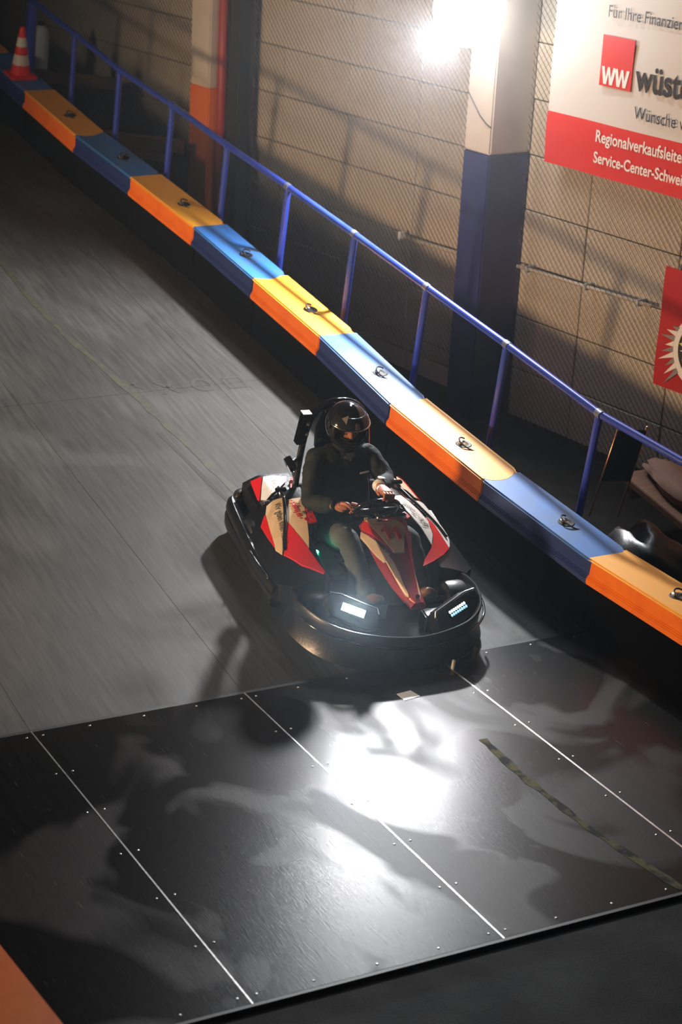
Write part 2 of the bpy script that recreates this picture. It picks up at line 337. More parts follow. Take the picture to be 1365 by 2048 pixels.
# conduit and clip
cd = empty('conduit', WALL, 'thin grey conduit running along the wall right of the navy column', 'pipe')
MB().cyl((1.62,.07,1.335),(.17,.07,1.375),.014,8).obj('tube', M['cream_paint'], cd, smooth=True)
for a in (1.5,.85,.3): MB().box((a,.045,1.34+.03*(1.5-a)/1.3),(.03,.09,.05)).obj('clip', M['grey_pl'], cd, bevel=.004)
cd = empty('conduit', WALL, 'short conduit with white clip on the wall left of the navy column', 'pipe')
MB().cyl((3.03,.06,1.25),(1.99,.06,1.285),.018,8).obj('tube', M['block'], cd, smooth=True)
lab(MB().box((3.05,.08,1.265),(.03,.06,.07)).obj('clip', M['white'], cd, bevel=.006),'white clip')
# nets
def net(a0, a1, z0, z1, label, off=.10, step=.058):
    n = empty('safety_net', WALL, label, 'net')
    def fam(sign, r):
        mb = MB(); h = z1-z0; c = a0-(h if sign > 0 else 0); end = a1+(0 if sign > 0 else h)
        while c < end:
            t0, t1 = (max(0,a0-c), min(h,a1-c)) if sign > 0 else (max(0,c-a1), min(h,c-a0))
            if t1-t0 > .03:
                p = [(c+sign*t, off+.004*math.sin(9*c+5*t), z0+t) for t in (t0,(t0+t1)/2,t1)]
                mb.tube(p, r, 3, caps=False)
            c += step
        return mb
    tag(fam(1,.0026).obj('net_strands', M['net'], n), 'net strands slanting one way', kind='stuff'); tag(fam(-1,.0008).obj('net_strands', M['net'], n), 'thin cross strands of the net', kind='stuff')
    MB().tube([(a0,off,z0),(a1,off,z0)], .005, 5).obj('edge_rope', M['net'], n)
    return n
net(-2.2,1.6,.02,3.9,'dark diamond mesh safety net hung on the wall right of the navy column')
net(2.02,5.30,.35,4.0,'dark diamond mesh safety net on the wall between the two columns')
net(5.95,10.5,.9,4.2,'dark diamond mesh safety net beyond the orange and cream column')
# banners
def wavy(a0, a1, z0, z1, off, m, name, parent, na=24, nz=10, amp=.006):
    mb = MB(); A = grid_pts(na,a0,a1); Z = grid_pts(nz,z0,z1)
    f = [(a, off+amp*math.sin(6*a+2*z)+amp*.6*math.sin(13*z+a), z) for z in Z for a in A]
    mb.add(f, [(i*na+k,i*na+k+1,(i+1)*na+k+1,(i+1)*na+k) for i in range(nz-1) for k in range(na-1)])
    b = [(a,y-.003,z) for a,y,z in f]; o = len(f); mb.add(b, [(i*na+k,(i+1)*na+k,(i+1)*na+k+1,i*na+k+1) for i in range(nz-1) for k in range(na-1)])
    return mb.obj(name, m, parent, smooth=True)
def wtxt(a, off, z, rot=0.): return Matrix.Translation((a,off,z)) @ Matrix(((-1,0,0,0),(0,0,1,0),(0,1,0,0),(0,0,0,1))) @ Matrix.Rotation(R(rot),4,'Z')
ban = empty('banner', WALL, 'large white advertising banner with a red lower band and red square logo', 'banner')
wavy(-2.4,1.355,2.56,3.9,.13,M['banner'],'sheet',ban)
lab(wavy(-2.4,1.36,2.19,2.565,.131,M['banner_red'],'red_band',ban),'red band with white lettering')
lab(MB().box((.68,.143,3.005),(.318,.006,.35)).obj('logo_square', M['banner_red'], ban),'red square logo field')
for t in ([(0,.12),(.028,.12),(.045,.045),(.062,.12),(.083,.12),(.100,.045),(.117,.12),(.145,.12),(.117,0),(.088,0),(.0725,.075),(.057,0),(.028,0)],):
    for k in range(2):
        mb = MB().prism([(x,y) for x,y in t], 0, .003); mb.obj('logo_letter', M['white_ink'], ban, wtxt(.822-.135*k,.1465,2.845))
tx = lambda s,size,a,z,m,**kw: text('lettering', s, size, M[m], ban, wtxt(a,.146,z), **kw)
tx('Für Ihre Finanzierung',.118,.815,3.305,'ink',sx=.86); tx('wüstenrot',.262,.478,2.855,'ink',bold=.006,sx=.84); tx('Wünsche werden Wirklichkeit.',.125,.463,2.655,'ink',sx=.86)
tx('Regionalverkaufsleiter',.118,.826,2.435,'white_ink',bold=.002,sx=.86); tx('Service-Center-Schweinfurt',.112,.825,2.285,'white_ink',bold=.002,sx=.86)
b2 = empty('banner', WALL, 'small dark red banner with a round black and white emblem at the right edge', 'banner')
wavy(-1.1,.015,.855,1.71,.13,M['flag_red'],'sheet',b2)
em = MB(); em.lathe([(.255,0),(.255,.004),(.20,.004),(.20,0)], 40, wtxt(-.40,.142,1.18)); em.obj('emblem_ring', M['white_ink'], b2)
MB().lathe([(.205,0),(.205,.004)], 40, wtxt(-.40,.141,1.18)).obj('emblem_disc', M['ink'], b2)
for k in range(9):
    th = R(150+k*9); c_, s_ = math.cos(th), math.sin(th); L_ = .07+.03*(k%3)
    P = [(.245*c_-.02*s_,.245*s_+.02*c_),(.245*c_+.02*s_,.245*s_-.02*c_),((.255+L_)*c_+.02*s_,(.255+L_)*s_-.03)]
    MB().prism(P,0,.003).obj('emblem_feather', M['white_ink'] if k%2 else M['grey_ink'], b2, wtxt(-.40,.144,1.18))
for k in range(6):
    th = R(120+k*22); P = [(.09*math.cos(th-.15),.09*math.sin(th-.15)),(.18*math.cos(th),.18*math.sin(th)),(.10*math.cos(th+.2),.10*math.sin(th+.2))]
    MB().prism(P,0,.003).obj('emblem_feather', M['white_ink'] if k%2 else M['grey_ink'], b2, wtxt(-.40,.146,1.18))
MB().prism([(-.19,.03),(-.12,.0),(-.14,.05)],0,.003).obj('emblem_spot', M['lime'], b2, wtxt(-.40,.147,1.18))
# flood light on the navy column
LP = Vector(WP(1.593,.75,3.269)); LT = LP+Vector((-1,-.36,-.62))*4
fl = empty('flood_light', Matrix.Translation(LP) @ (LT-LP).to_track_quat('Z','Y').to_matrix().to_4x4(), 'round white-hot globe flood light bracketed to the navy and cream column', 'lamp')
MB().lathe([(.05,-.34),(.09,-.33),(.10,-.27),(.10,-.24),(.06,-.23)], 28).obj('housing', M['white'], fl, smooth=35)
lab(MB().ball((0,0,0),(.27,.27,.27),32,20).obj('lens', M['lamp_hot'], fl, smooth=True),'glowing white globe')
br = MB().tube([Vector(WP(1.70,.39,3.30)), Vector(WP(1.66,.46,3.36)), LP-(LT-LP).normalized()*.30], .022, 8); o = br.obj('bracket', M['dark_steel'], fl); o.matrix_parent_inverse = fl.matrix_world.inverted()
fd = bpy.data.lights.new('flood_beam','SPOT'); fd.energy = 1350; fd.color = (.98,.98,1); fd.shadow_soft_size = .09; fd.spot_size = R(142); fd.spot_blend = .7
fo = bpy.data.objects.new('flood_beam', fd); COL.objects.link(fo); aim(fo, LP+(LT-LP).normalized()*.36, LT)

# ================================================================== GUARD RAIL
POST = [(6.837,8.862),(6.848,7.791),(6.93,6.814),(6.98,5.806),(7.059,4.845),(7.116,3.844),(7.161,2.834),(7.214,1.845),(7.249,.789)]
rail = empty('guard_rail', RAMP, 'long blue tubular guard rail on slim posts behind the barrier blocks', 'railing')
HR = 1.05
far = [(6.80,11.5),(6.82,9.95)]
path = [(x,s,HR) for x,s in far+POST]
inv = RAMP.inverted()
flat_pts = [inv @ Vector((7.40,9.08,1.05)), inv @ Vector((7.54,8.15,1.05)), inv @ Vector((7.75,7.0,1.05))]
MB().tube([Vector(p) for p in path]+flat_pts, .026, 12).obj('top_rail', M['rail_blue'], rail, smooth=40)
for i,(x,s) in enumerate([(6.82,9.95)]+POST):
    r_ = .05 if i == 0 else .026
    MB().tube([(x,s,HR-.012),(x+.0,s+.0,.0)], r_, 10).obj('post', M['rail_blue'], rail, smooth=40)
    MB().tube([(x,s+.026,HR),(x,s-.026,HR)], .0295, 12).obj('sleeve', M['weld'] if i > 4 else M['rail_blue'], rail, smooth=40)
    MB().box((x,s,.006),(.12,.12,.012)).obj('foot_plate', M['rail_blue'], rail)
pz = inv @ Vector((7.58,7.9,1.05)); pb = inv @ Vector((7.58,7.9,0)); MB().tube([pz,pb],.026,10).obj('post', M['rail_blue'], rail, smooth=40)

# ================================================================== BARRIER BLOCKS
H = .47; HC = .165
NODE = [(6.36,11.3),(6.40,10.16),(6.426,9.017),(6.456,7.787),(6.541,6.713),(6.616,5.552),(6.640,4.478),(6.665,3.398),(6.634,2.271),(6.697,1.136),(6.813,.040)]
pts3 = [RP(x,s,0) for x,s in NODE] + [Vector((6.815,7.98,0))]
nrm = [N_]*len(NODE)+[Vector((0,0,1))]*2
names = {0:'amber barrier block in the dark beyond the traffic cone',1:'dark navy barrier block that carries the traffic cone',2:'dim orange and amber barrier block just downhill of the traffic cone',3:'dim blue barrier block second downhill of the traffic cone',4:'bright amber and orange barrier block with a shadow line across its top',5:'bright blue barrier block between two amber ones',6:'amber block with orange side left of the rail shadow fork',7:'pale lit blue barrier block above the driver helmet',8:'glaring pale lit block with orange side right of the driver',9:'blue-grey barrier block with dark rail shadow beside the kart rear',10:'last orange barrier block at the right edge of the frame',11:'blue barrier block beyond the right edge'}
DZ = [0]*14
WB = .31
def block_profile_top(L_):
    """outline of the lid in block space: x 0..WB across, y 0 (uphill) .. -L downhill, far end rounded and bulging over the next block"""
    P = [(.0,0),(WB,0)]
    P += [(WB, -L_+.06)]
    for k in range(1,12):
        t = k/12; x = WB*(1-t); bul = .075*math.sin(PI*t)**.7; P.append((x, -L_+.055*(1-t)**2*1.0-bul))
    P += [(0,-L_)]
    return P
for i in range(len(pts3)-1):
    if i == 11: continue
    A, B = pts3[i], pts3[i+1]; up = nrm[min(i, len(NODE)-1)] if i < 10 else Vector((0,0,1))
    d = (A-B); L_ = d.length; yv = d.normalized(); up = (up-yv*up.dot(yv)).normalized(); xv = yv.cross(up)
    mtx = Matrix(((xv.x,yv.x,up.x,A.x),(xv.y,yv.y,up.y,A.y),(xv.z,yv.z,up.z,A.z),(0,0,0,1)))
    org = (i % 2 == 0)
    side, lid = ('orange_pl','yellow_pl') if org else ('navy_pl','blue_pl')
    bb = empty('barrier_block', mtx, names[i], 'barrier', 'barrier blocks chained along the track edge')
    # rubber foot, side shell with a lower lip, lid
    MB().box((WB/2,-L_/2,(H-HC)/2-.02),(WB-.07,L_-.02,H-HC+.03)).obj('rubber_base', M['rubber'], bb)
    sh = MB()
    prof = [(.012,H-.006),(.012,H-HC*.62),(.004,H-HC*.66),(-.004,H-HC*.70),(-.006,H-HC*.92),(.012,H-HC),(WB,H-HC),(WB,H-.006)]
    sh.loft([[(x,y,z) for x,z in prof] for y in (-.004,-L_*.5,-L_+.004)])
    lab(sh.obj('side_shell', M[side], bb, bevel=.006), 'orange side shell' if org else 'navy side shell')
    P = block_profile_top(L_-.004)
    lb = lab(MB().prism(P, H-.012, H+.010+.0005*(i%3)).obj('lid', M[lid], bb, bevel=.010, seg=3, smooth=30), 'amber lid' if org else 'blue lid')
    cy = -L_*.60
    MB().lathe([(.055,.0),(.05,.004),(.032,.003),(.028,-.006)], 20, Matrix.Translation((WB*.52,cy,H+.011))).obj('socket', M['hole'], bb, smooth=40)
    MB().lathe([(.018,.0),(.018,.016),(.008,.02)], 8, Matrix.Translation((WB*.46,cy+.01,H+.012))).obj('bolt', M['steel'], bb)
    ph = random.uniform(0,1)
    MB().tube([(WB*.52+.055*math.cos(t+ph)+.01*t,cy+.06*math.sin(t+ph)-.012*t,H+.016+.022*math.sin(t*.9+.4)) for t in grid_pts(16,0,4.6)], .0055, 6).obj('rope_loop', M['rope'], bb, smooth=True)
lb = empty('barrier_block', Matrix(), 'orange barrier block at the lower left corner of the frame', 'barrier', None)
MB().prism([(2.183,7.6),(2.35,5.0),(1.9,5.0),(1.75,7.6)],.02,.46).obj('side_shell', M['orange_pl'], lb, bevel=.012)
MB().prism([(2.18,7.58),(2.345,5.02),(1.92,5.02),(1.77,7.58)],.455,.472).obj('lid', M['orange_pl'], lb, bevel=.006)

# ================================================================== TRAFFIC CONE
cone = empty('traffic_cone', RAMP @ Matrix.Translation((6.54,9.43,H+.012)), 'red and white striped traffic cone on the barrier at the upper left', 'cone')
MB().prism([(-.13,-.11),(-.11,-.13),(.11,-.13),(.13,-.11),(.13,.11),(.11,.13),(-.11,.13),(-.13,.11)],0,.028).obj('base', M['cone_red'], cone, bevel=.006)
def cr(z): return .098-.072*z/.46
zz = [.025,.12,.215,.29,.375,.46]
for k in range(5):
    prof = [(cr(z)+.0008*(k%2), z) for z in grid_pts(4,zz[k],zz[k+1])]
    if k == 4: prof += [(.02,.472),(.012,.474)]
    lab(MB().lathe(prof, 28).obj('stripe_band', M['cone_red'] if k%2 == 0 else M['cone_white'], cone, smooth=50), 'red band' if k%2 == 0 else 'white reflective band')

# ================================================================== CLUTTER BEHIND THE BARRIER
sg = empty('folding_sign', RAMP @ Matrix.Translation((7.66,1.06,.03)) @ Matrix.Rotation(R(-14),4,'Z'), 'black folding sign board on copper-coloured legs behind the rail', 'sign')
tl = Matrix.Rotation(R(12),4,'X')
MB().box((0,0,.62),(.20,.018,.42)).obj('board', M['rubber'], sg, tl, bevel=.004)
for sx in (-1,1): MB().tube([(sx*.098,0,.86),(sx*.103,0,.1)], .008, 8).obj('leg', M['copper'], sg, tl, smooth=True)
MB().tube([(-.1,0,.40),(.1,0,.40)], .006, 8).obj('crossbar', M['copper'], sg, tl)
def heap(name, label, cat, c, size, m, seed, mtx=RAMP, n=20):
    rnd = random.Random(seed); mb = MB(); mb.ball((0,0,0),(1,1,1),n,12); vs = []
    for v in mb.v:
        k = 1+.16*math.sin(5*v[0]+seed)*math.cos(4*v[1]-seed)+.10*math.sin(9*v[2]+7*v[0]); vs.append((c[0]+v[0]*size[0]*k, c[1]+v[1]*size[1]*k, max(.0, c[2]+v[2]*size[2]*k)))
    mb.v = vs; o = mb.obj(name, m, None, mtx, smooth=True); tag(o, label, cat); return o
heap('rubbish_sack','shiny black sack lying behind the blue-grey barrier block','sack',(7.60,.44,.16),(.24,.30,.18),M['black_pl'],1)
heap('rubbish_sack','black sack at the right edge behind the last orange block','sack',(8.12,-.12,.2),(.22,.28,.2),M['black_pl'],3)
heap('dust_sheet','crumpled tan dust sheet heaped at the foot of the wall','cloth',(8.40,1.15,.185),(.19,.42,.06),M['tarp'],5)
sh = empty('wooden_bench', RAMP @ Matrix.Translation((8.35,1.05,-.02)), 'low brown wooden bench under the tan dust sheet', 'bench')
MB().box((0,0,.12),(.42,1.0,.05)).obj('seat_board', M['wood'], sh, bevel=.005)
for y in (-.4,.4): MB().box((0,y,.05),(.36,.06,.1)).obj('leg', M['wood'], sh)
bl = empty('wooden_beam_stack', RAMP @ Matrix.Translation((7.35,8.45,0)) @ Matrix.Rotation(R(62),4,'Z'), 'reddish brown timber lying behind the rail at the upper left', 'timber')
MB().box((0,0,.15),(.06,.9,.12)).obj('beam', M['wood'], bl, bevel=.004); MB().box((.1,0,.04),(.3,.7,.08)).obj('beam', M['wood'], bl, bevel=.004)
b3 = empty('wooden_beam_stack', RAMP @ Matrix.Translation((7.25,10.2,0)) @ Matrix.Rotation(R(62),4,'Z'), 'dim timber lying beyond the second rail post, behind the cone', 'timber')
MB().box((0,0,.2),(.06,1.1,.12)).obj('beam', M['wood'], b3, bevel=.004)
cn = empty('canister', RAMP @ Matrix.Translation((7.15,10.55,.1)), 'pale grey upright canister behind the rail right of the cone', 'canister')
MB().lathe([(.06,0),(.085,.02),(.085,.42),(.06,.5),(.03,.53)], 20).obj('body', M['grey_pl'], cn, smooth=40); MB().cyl((0,0,.53),(0,0,.57),.028,12).obj('cap', M['rubber'], cn)
heap('plastic_bag','crumpled pale plastic bag at the far left beyond the cone','bag',(6.7,12.2,.75),(.25,.3,.22),M['grey_pl'],9)
bw = MB().box((6,27,2.5),(20,.3,8)).obj('wall_back', M['mortar']); tag(bw, 'dark far end wall of the hall', kind='structure')
# ================================================================== KART  (kart space: u to the image right, f forward, z up)
KYAW = R(-7); kr = Vector((math.cos(KYAW), math.sin(KYAW), 0)); kf = Vector((math.sin(KYAW), -math.cos(KYAW), 0))
KM = RAMP @ Matrix(((kr.x,-kf.x,0,5.66),(kr.y,-kf.y,0,.62),(0,0,1,.0),(0,0,0,1)))
kart = empty('go_kart', KM, 'red and cream racing go-kart number 11 with black bumpers coming down the ramp', 'go-kart')
V = lambda u, f, z: Vector((u,-f,z))
def VS(l): return [V(*p) for p in l]
def sm(x): x = min(1,max(0,x)); return x*x*(3-2*x)
def gL(u, f):
    t = min(1,max(0,(u+.62)/.40)); fade = 1-.55*sm((f+.35)/.5); return .20+.25*fade*math.sin(t*PI/2)**.9
def gR(u, f): return gL(-u+.07, f)
def gB(u, f): return .40-.5*max(0,abs(u)-.40)
def NC(f): return .062+.08*(f+.06)/.46
def gN(u, f):
    t = min(1.1,max(-.2,(f+.10)/.50)); tc = min(1,max(0,t)); zr = .60-.33*t-.06*math.sin(PI*tc); w_ = .125-.10*tc
    return zr-1.3*max(0,abs(u-NC(f))-w_)
def on(g): return lambda x, y, d: V(x, y, g(x,y)+d)
POLY={
'L_cream':[(-0.459,-0.69),(-0.415,-0.702),(-0.363,-0.679),(-0.441,-0.424),(-0.515,-0.206),(-0.533,-0.274),(-0.527,-0.315),(-0.505,-0.486),(-0.483,-0.63)],
'L_redsliver':[(-0.493,-0.623),(-0.533,-0.559),(-0.534,-0.426),(-0.531,-0.301),(-0.527,-0.31),(-0.506,-0.482),(-0.488,-0.614)],
'L_cream2':[(-0.361,-0.641),(-0.266,-0.61),(-0.302,-0.435),(-0.355,-0.212),(-0.379,-0.13),(-0.405,-0.301),(-0.415,-0.448)],
'L_red':[(-0.417,-0.44),(-0.407,-0.293),(-0.378,-0.125),(-0.336,0.059),(-0.349,0.063),(-0.446,-0.051),(-0.51,-0.196),(-0.478,-0.267)],
'L_redsmall':[(-0.281,-0.531),(-0.251,-0.495),(-0.272,-0.315),(-0.32,-0.32)],
'B_red':[(-0.466,-0.994),(-0.396,-0.987),(-0.437,-0.875),(-0.482,-0.761),(-0.488,-0.78)],
'B_cream':[(-0.387,-0.985),(-0.317,-0.996),(-0.237,-0.967),(-0.265,-0.906),(-0.356,-0.805),(-0.446,-0.735),(-0.473,-0.763),(-0.427,-0.889)],
'B_red2':[(-0.217,-0.951),(-0.143,-1.0),(-0.185,-0.871),(-0.263,-0.818)],
'R_white':[(0.304,-0.535),(0.385,-0.577),(0.415,-0.519),(0.447,-0.419),(0.457,-0.3),(0.444,-0.174),(0.402,-0.083),(0.394,-0.123),(0.375,-0.214),(0.352,-0.274),(0.336,-0.365),(0.34,-0.439),(0.312,-0.498)],
'R_chev':[(0.295,-0.334),(0.315,-0.345),(0.332,-0.29),(0.307,-0.276)],
'R_white2':[(0.408,-0.552),(0.481,-0.573),(0.651,-0.772),(0.706,-0.76),(0.693,-0.586),(0.59,-0.224),(0.55,-0.128),(0.518,-0.092),(0.511,-0.193),(0.49,-0.326),(0.488,-0.493),(0.448,-0.53)],
'R_red':[(0.471,-0.355),(0.502,-0.305),(0.521,-0.183),(0.536,-0.102),(0.459,-0.016),(0.36,0.054),(0.279,0.092),(0.309,0.038),(0.387,-0.052),(0.424,-0.116),(0.451,-0.193),(0.461,-0.292)],
'R_cream3':[(0.504,-0.926),(0.553,-0.939),(0.575,-0.84),(0.585,-0.733),(0.533,-0.679),(0.497,-0.727),(0.414,-0.7)],
'R_red3':[(0.533,-0.975),(0.598,-0.975),(0.619,-0.875),(0.618,-0.759),(0.588,-0.722),(0.579,-0.85),(0.553,-0.939)],
'N_cream':[(-0.067,-0.075),(-0.028,-0.076),(0.063,-0.072),(0.134,-0.062),(0.164,-0.046),(0.182,-0.028),(0.163,0.009),(0.145,0.084),(0.079,0.08),(0.033,0.023),(-0.006,-0.017)],
'N_redband':[(-0.083,-0.076),(-0.069,-0.075),(-0.007,-0.014),(0.036,0.032),(0.068,0.075),(0.018,0.033),(-0.033,-0.006),(-0.085,-0.059)],
'N_maroon':[(-0.084,-0.055),(-0.034,-0.002),(0.016,0.038),(0.071,0.084),(0.12,0.085),(0.15,0.089),(0.182,-0.028),(0.228,-0.05),(0.234,-0.035),(0.202,0.077),(0.188,0.157),(0.17,0.268),(0.148,0.382),(0.128,0.404),(0.11,0.396),(0.089,0.357),(0.082,0.229),(0.071,0.17),(0.046,0.087),(-0.012,0.03),(-0.057,-0.021)],
'N_stripe':[(-0.094,-0.055),(-0.058,-0.017),(-0.014,0.036),(0.038,0.094),(0.06,0.125),(0.073,0.181),(0.051,0.153),(0.012,0.121),(0.005,0.119),(-0.03,0.067),(-0.071,-0.001),(-0.098,-0.042)],
'N_stripe2':[(0.017,0.125),(0.077,0.187),(0.08,0.235),(0.089,0.344),(0.076,0.324),(0.051,0.234),(0.033,0.173)],
'N_right':[(0.189,0.159),(0.162,0.35),(0.146,0.381),(0.157,0.321)],
}

# chassis
MB().box((0.02,.05,.055),(.62,1.25,.02)).obj('floor_tray', M['dark_steel'], kart)
for sx in (-1,1): MB().tube(VS([(sx*.36,-.85,.09),(sx*.36,-.2,.09),(sx*.30,.15,.09),(sx*.27,.55,.09)]), .016, 10).obj('frame_tube', M['dark_steel'], kart, smooth=True)
MB().tube(VS([(-.5,-.66,.14),(.5,-.66,.14)]), .018, 10).obj('rear_axle', M['steel'], kart, smooth=True)
MB().tube(VS([(-.42,.2,.13),(.44,.2,.13)]), .014, 10).obj('front_axle', M['dark_steel'], kart, smooth=True)
def wheel(u, f, r, wd):
    mt = Matrix.Translation(V(u,f,r)) @ Matrix.Rotation(PI/2,4,'Y'); h = wd/2
    w_ = MB().lathe([(r*.55,-h),(r*.86,-h),(r*.96,-h*.9),(r,-h*.66),(r,h*.66),(r*.96,h*.9),(r*.86,h),(r*.55,h)], 32, mt).obj('wheel', M['tyre'], kart, smooth=35)
    MB().lathe([(r*.2,-h*1.02),(r*.5,-h*.98),(r*.56,-h*.9),(r*.56,h*.9),(r*.5,h*.98),(r*.2,h*1.02)], 20, mt).obj('rim', M['steel'], w_, smooth=35)
wheel(-.49,-.66,.138,.19); wheel(.50,-.66,.138,.19); wheel(-.42,.20,.128,.13); wheel(.46,.20,.128,.13)
# wrap-round bumpers: a profile swept along the outline
def sweep(path, prof, name, m, smooth=50):
    secs = []
    for i,(u,f,z,s_) in enumerate(path):
        a = path[max(0,i-1)]; b = path[min(len(path)-1,i+1)]; t = Vector((b[0]-a[0], b[1]-a[1])).normalized(); nx, ny = t.y, -t.x
        secs.append([V(u+nx*o, f+ny*o, z+h*s_) for o,h in prof])
    return MB().loft(secs).obj(name, m, kart, smooth=smooth)
def curve(P, n=10):   # Catmull-Rom
    out = []
    Q = [P[0]]+list(P)+[P[-1]]
    for i in range(1,len(Q)-2):
        for j in range(n):
            t = j/n; out.append(tuple(.5*((2*b)+(c-a)*t+(2*a-5*b+4*c-d)*t*t+(3*b-a-3*c+d)*t**3) for a,b,c,d in zip(Q[i-1],Q[i],Q[i+1],Q[i+2])))
    out.append(P[-1]); return out
front = curve([(-.50,-.02,.05,.75),(-.575,.12,.045,.9),(-.580,.30,.045,1),(-.49,.52,.04,1),(-.30,.67,.035,1),(0.02,.72,.035,.92),(.33,.65,.035,1),(.505,.49,.04,1),(.575,.29,.045,1),(.572,.11,.045,.95),(.52,-.02,.05,.8)])
pf = [(-.020,0),(.030,.0),(.052,.04),(.058,.10),(.050,.155),(.026,.215),(.012,.222),(.004,.212),(.012,.15),(.010,.06)]
fb = sweep(front, pf, 'front_bumper', M['black_pl'])
rim_ = [(u-.0,f,z+.222*s_) for u,f,z,s_ in front]
MB().tube(VS([(u*1.02,f*1.0+.012,z-.06) for u,f,z in rim_[22:80]]), .008, 6).obj('bumper_ridge', M['black_gl'], fb, smooth=True)
lower = curve([(-.46,.49,.03,1),(-.28,.66,.025,1),(.02,.72,.025,1),(.31,.66,.025,1),(.48,.50,.03,1)])
sweep(lower, [(.02,-.012),(.062,-.012),(.070,.02),(.060,.035),(.02,.035)], 'bumper_skirt', M['rubber'])
bk = MB().tube(VS([(.235,.755,.065),(.40,.665,.075)]), .011, 8).obj('bumper_bracket', M['dark_steel'], kart, smooth=True)
for u,f,z in ((.235,.76,.06),(.405,.675,.075)): MB().box(V(u,f,z),(.018,.022,.062), Matrix.Rotation(R(20),3,'Z')).obj('bracket_end', M['white'], bk, bevel=.004)
# side bumpers and rear bumper
for sx, of in ((-1,0),(1,.035)):
    sp = curve([(sx*.50+of,-1.05,.06,1),(sx*.560+of,-.98,.055,1.1),(sx*.585+of,-.7,.05,1.05),(sx*.595+of,-.35,.05,.9),(sx*.58+of,-.02,.05,.8)])
    if sx > 0: sp = [(u,f,z,s_) for u,f,z,s_ in sp][::-1]
    pr = [(-.02,.0),(.03,.0),(.052,.03),(.054,.08),(.038,.10),(.040,.112),(.052,.125),(.046,.165),(.02,.185),(-.02,.17)]
    pr = [(-o,h) for o,h in pr]
    sb_ = sweep(sp, pr, 'side_bumper', M['black_pl'])
    for zz_ in (.155,.20): MB().tube(VS([(u*1.0+sx*.040,f,zz_) for u,f,z,s_ in sp[3:-3]]), .009, 6).obj('bumper_ridge', M['black_pl'], sb_, smooth=True)
rear = curve([(-.545,-.96,.05,1),(-.53,-1.04,.05,1.05),(-.44,-1.08,.05,1.1),(0,-1.09,.05,1.1),(.45,-1.08,.05,1.1),(.56,-1.04,.05,1.05),(.575,-.96,.05,1)])
sweep(rear, [(.02,0),(-.03,0),(-.05,.05),(-.05,.16),(-.02,.21),(.02,.20)], 'rear_bumper', M['black_pl'])
lab(MB().tube(VS([(-.535,-1.0,.245),(-.51,-1.05,.262),(-.44,-1.08,.265),(-.40,-1.08,.262)]),.022,8).obj('rear_bumper_cap', M['dark_steel'], kart, smooth=True),'worn grey top of the rear bumper corner')
# side pods: black body under the stickers
def hbody(name, g, U, F, zb, m, mask=None, drop=.012):
    mb = MB(); nu, nf = len(U), len(F)
    top = [V(u,f,g(u,f)-drop) for f in F for u in U]; bot = [V(u,f,zb) for f in F for u in U]
    mb.add(top+bot, [])
    n = nu*nf; fs = []
    for i in range(nf-1):
        for k in range(nu-1):
            a = i*nu+k; fs += [(a,a+1,a+nu+1,a+nu),(n+a,n+a+nu,n+a+nu+1,n+a+1)]
    for k in range(nu-1): fs += [(k,n+k,n+k+1,k+1),((nf-1)*nu+k,(nf-1)*nu+k+1,n+(nf-1)*nu+k+1,n+(nf-1)*nu+k)]
    for i in range(nf-1): fs += [(i*nu,(i+1)*nu,n+(i+1)*nu,n+i*nu),(i*nu+nu-1,n+i*nu+nu-1,n+(i+1)*nu+nu-1,(i+1)*nu+nu-1)]
    mb.f = fs; return mb.obj(name, m, kart, smooth=50)
def podbody(name, s, of, g):
    mb = MB(); secs = []
    for f in grid_pts(26,-.76,.08):
        a = .605-.10*sm((f+.05)/.16)+.0; b = .225+.11*sm((f+.52)/.3)
        us = grid_pts(14, -a, -b); sec = [(u,f,gL(u,f)-.010) for u in us]; sec += [(-b,f,.10),(-a,f,.10)]
        secs.append([V(-s*u+of,f_,z) for u,f_,z in sec])
    return mb.loft(secs).obj(name, M['black_pl'], kart, smooth=45)
podL = podbody('side_pod',-1,0,gL); podR = podbody('side_pod',1,.07,gR)
DEC = {'L_cream':'cream_dec','L_redsliver':'red_dec','L_cream2':'cream_dec','L_red':'red_dec','L_redsmall':'red_dec','B_red':'red_dec','B_cream':'white_dec','B_red2':'red_dec',
 'R_white':'white_dec','R_chev':'red_dec','R_white2':'white_dec','R_red':'red_dec','R_cream3':'cream_dec','R_red3':'red_dec',
 'N_cream':'cream_dec','N_redband':'red_dec','N_maroon':'maroon_dec','N_stripe':'cream_dec','N_stripe2':'cream_dec','N_right':'cream_dec'}
G = {'L':gL,'R':gR,'B':gB,'N':gN}
rearf = hbody('rear_fairing', gB, grid_pts(11,-.50,-.20), grid_pts(7,-1.04,-.74), .20, M['black_pl'])
rearg = hbody('rear_fairing', gB, grid_pts(11,.40,.62), grid_pts(7,-1.0,-.70), .20, M['black_pl'])
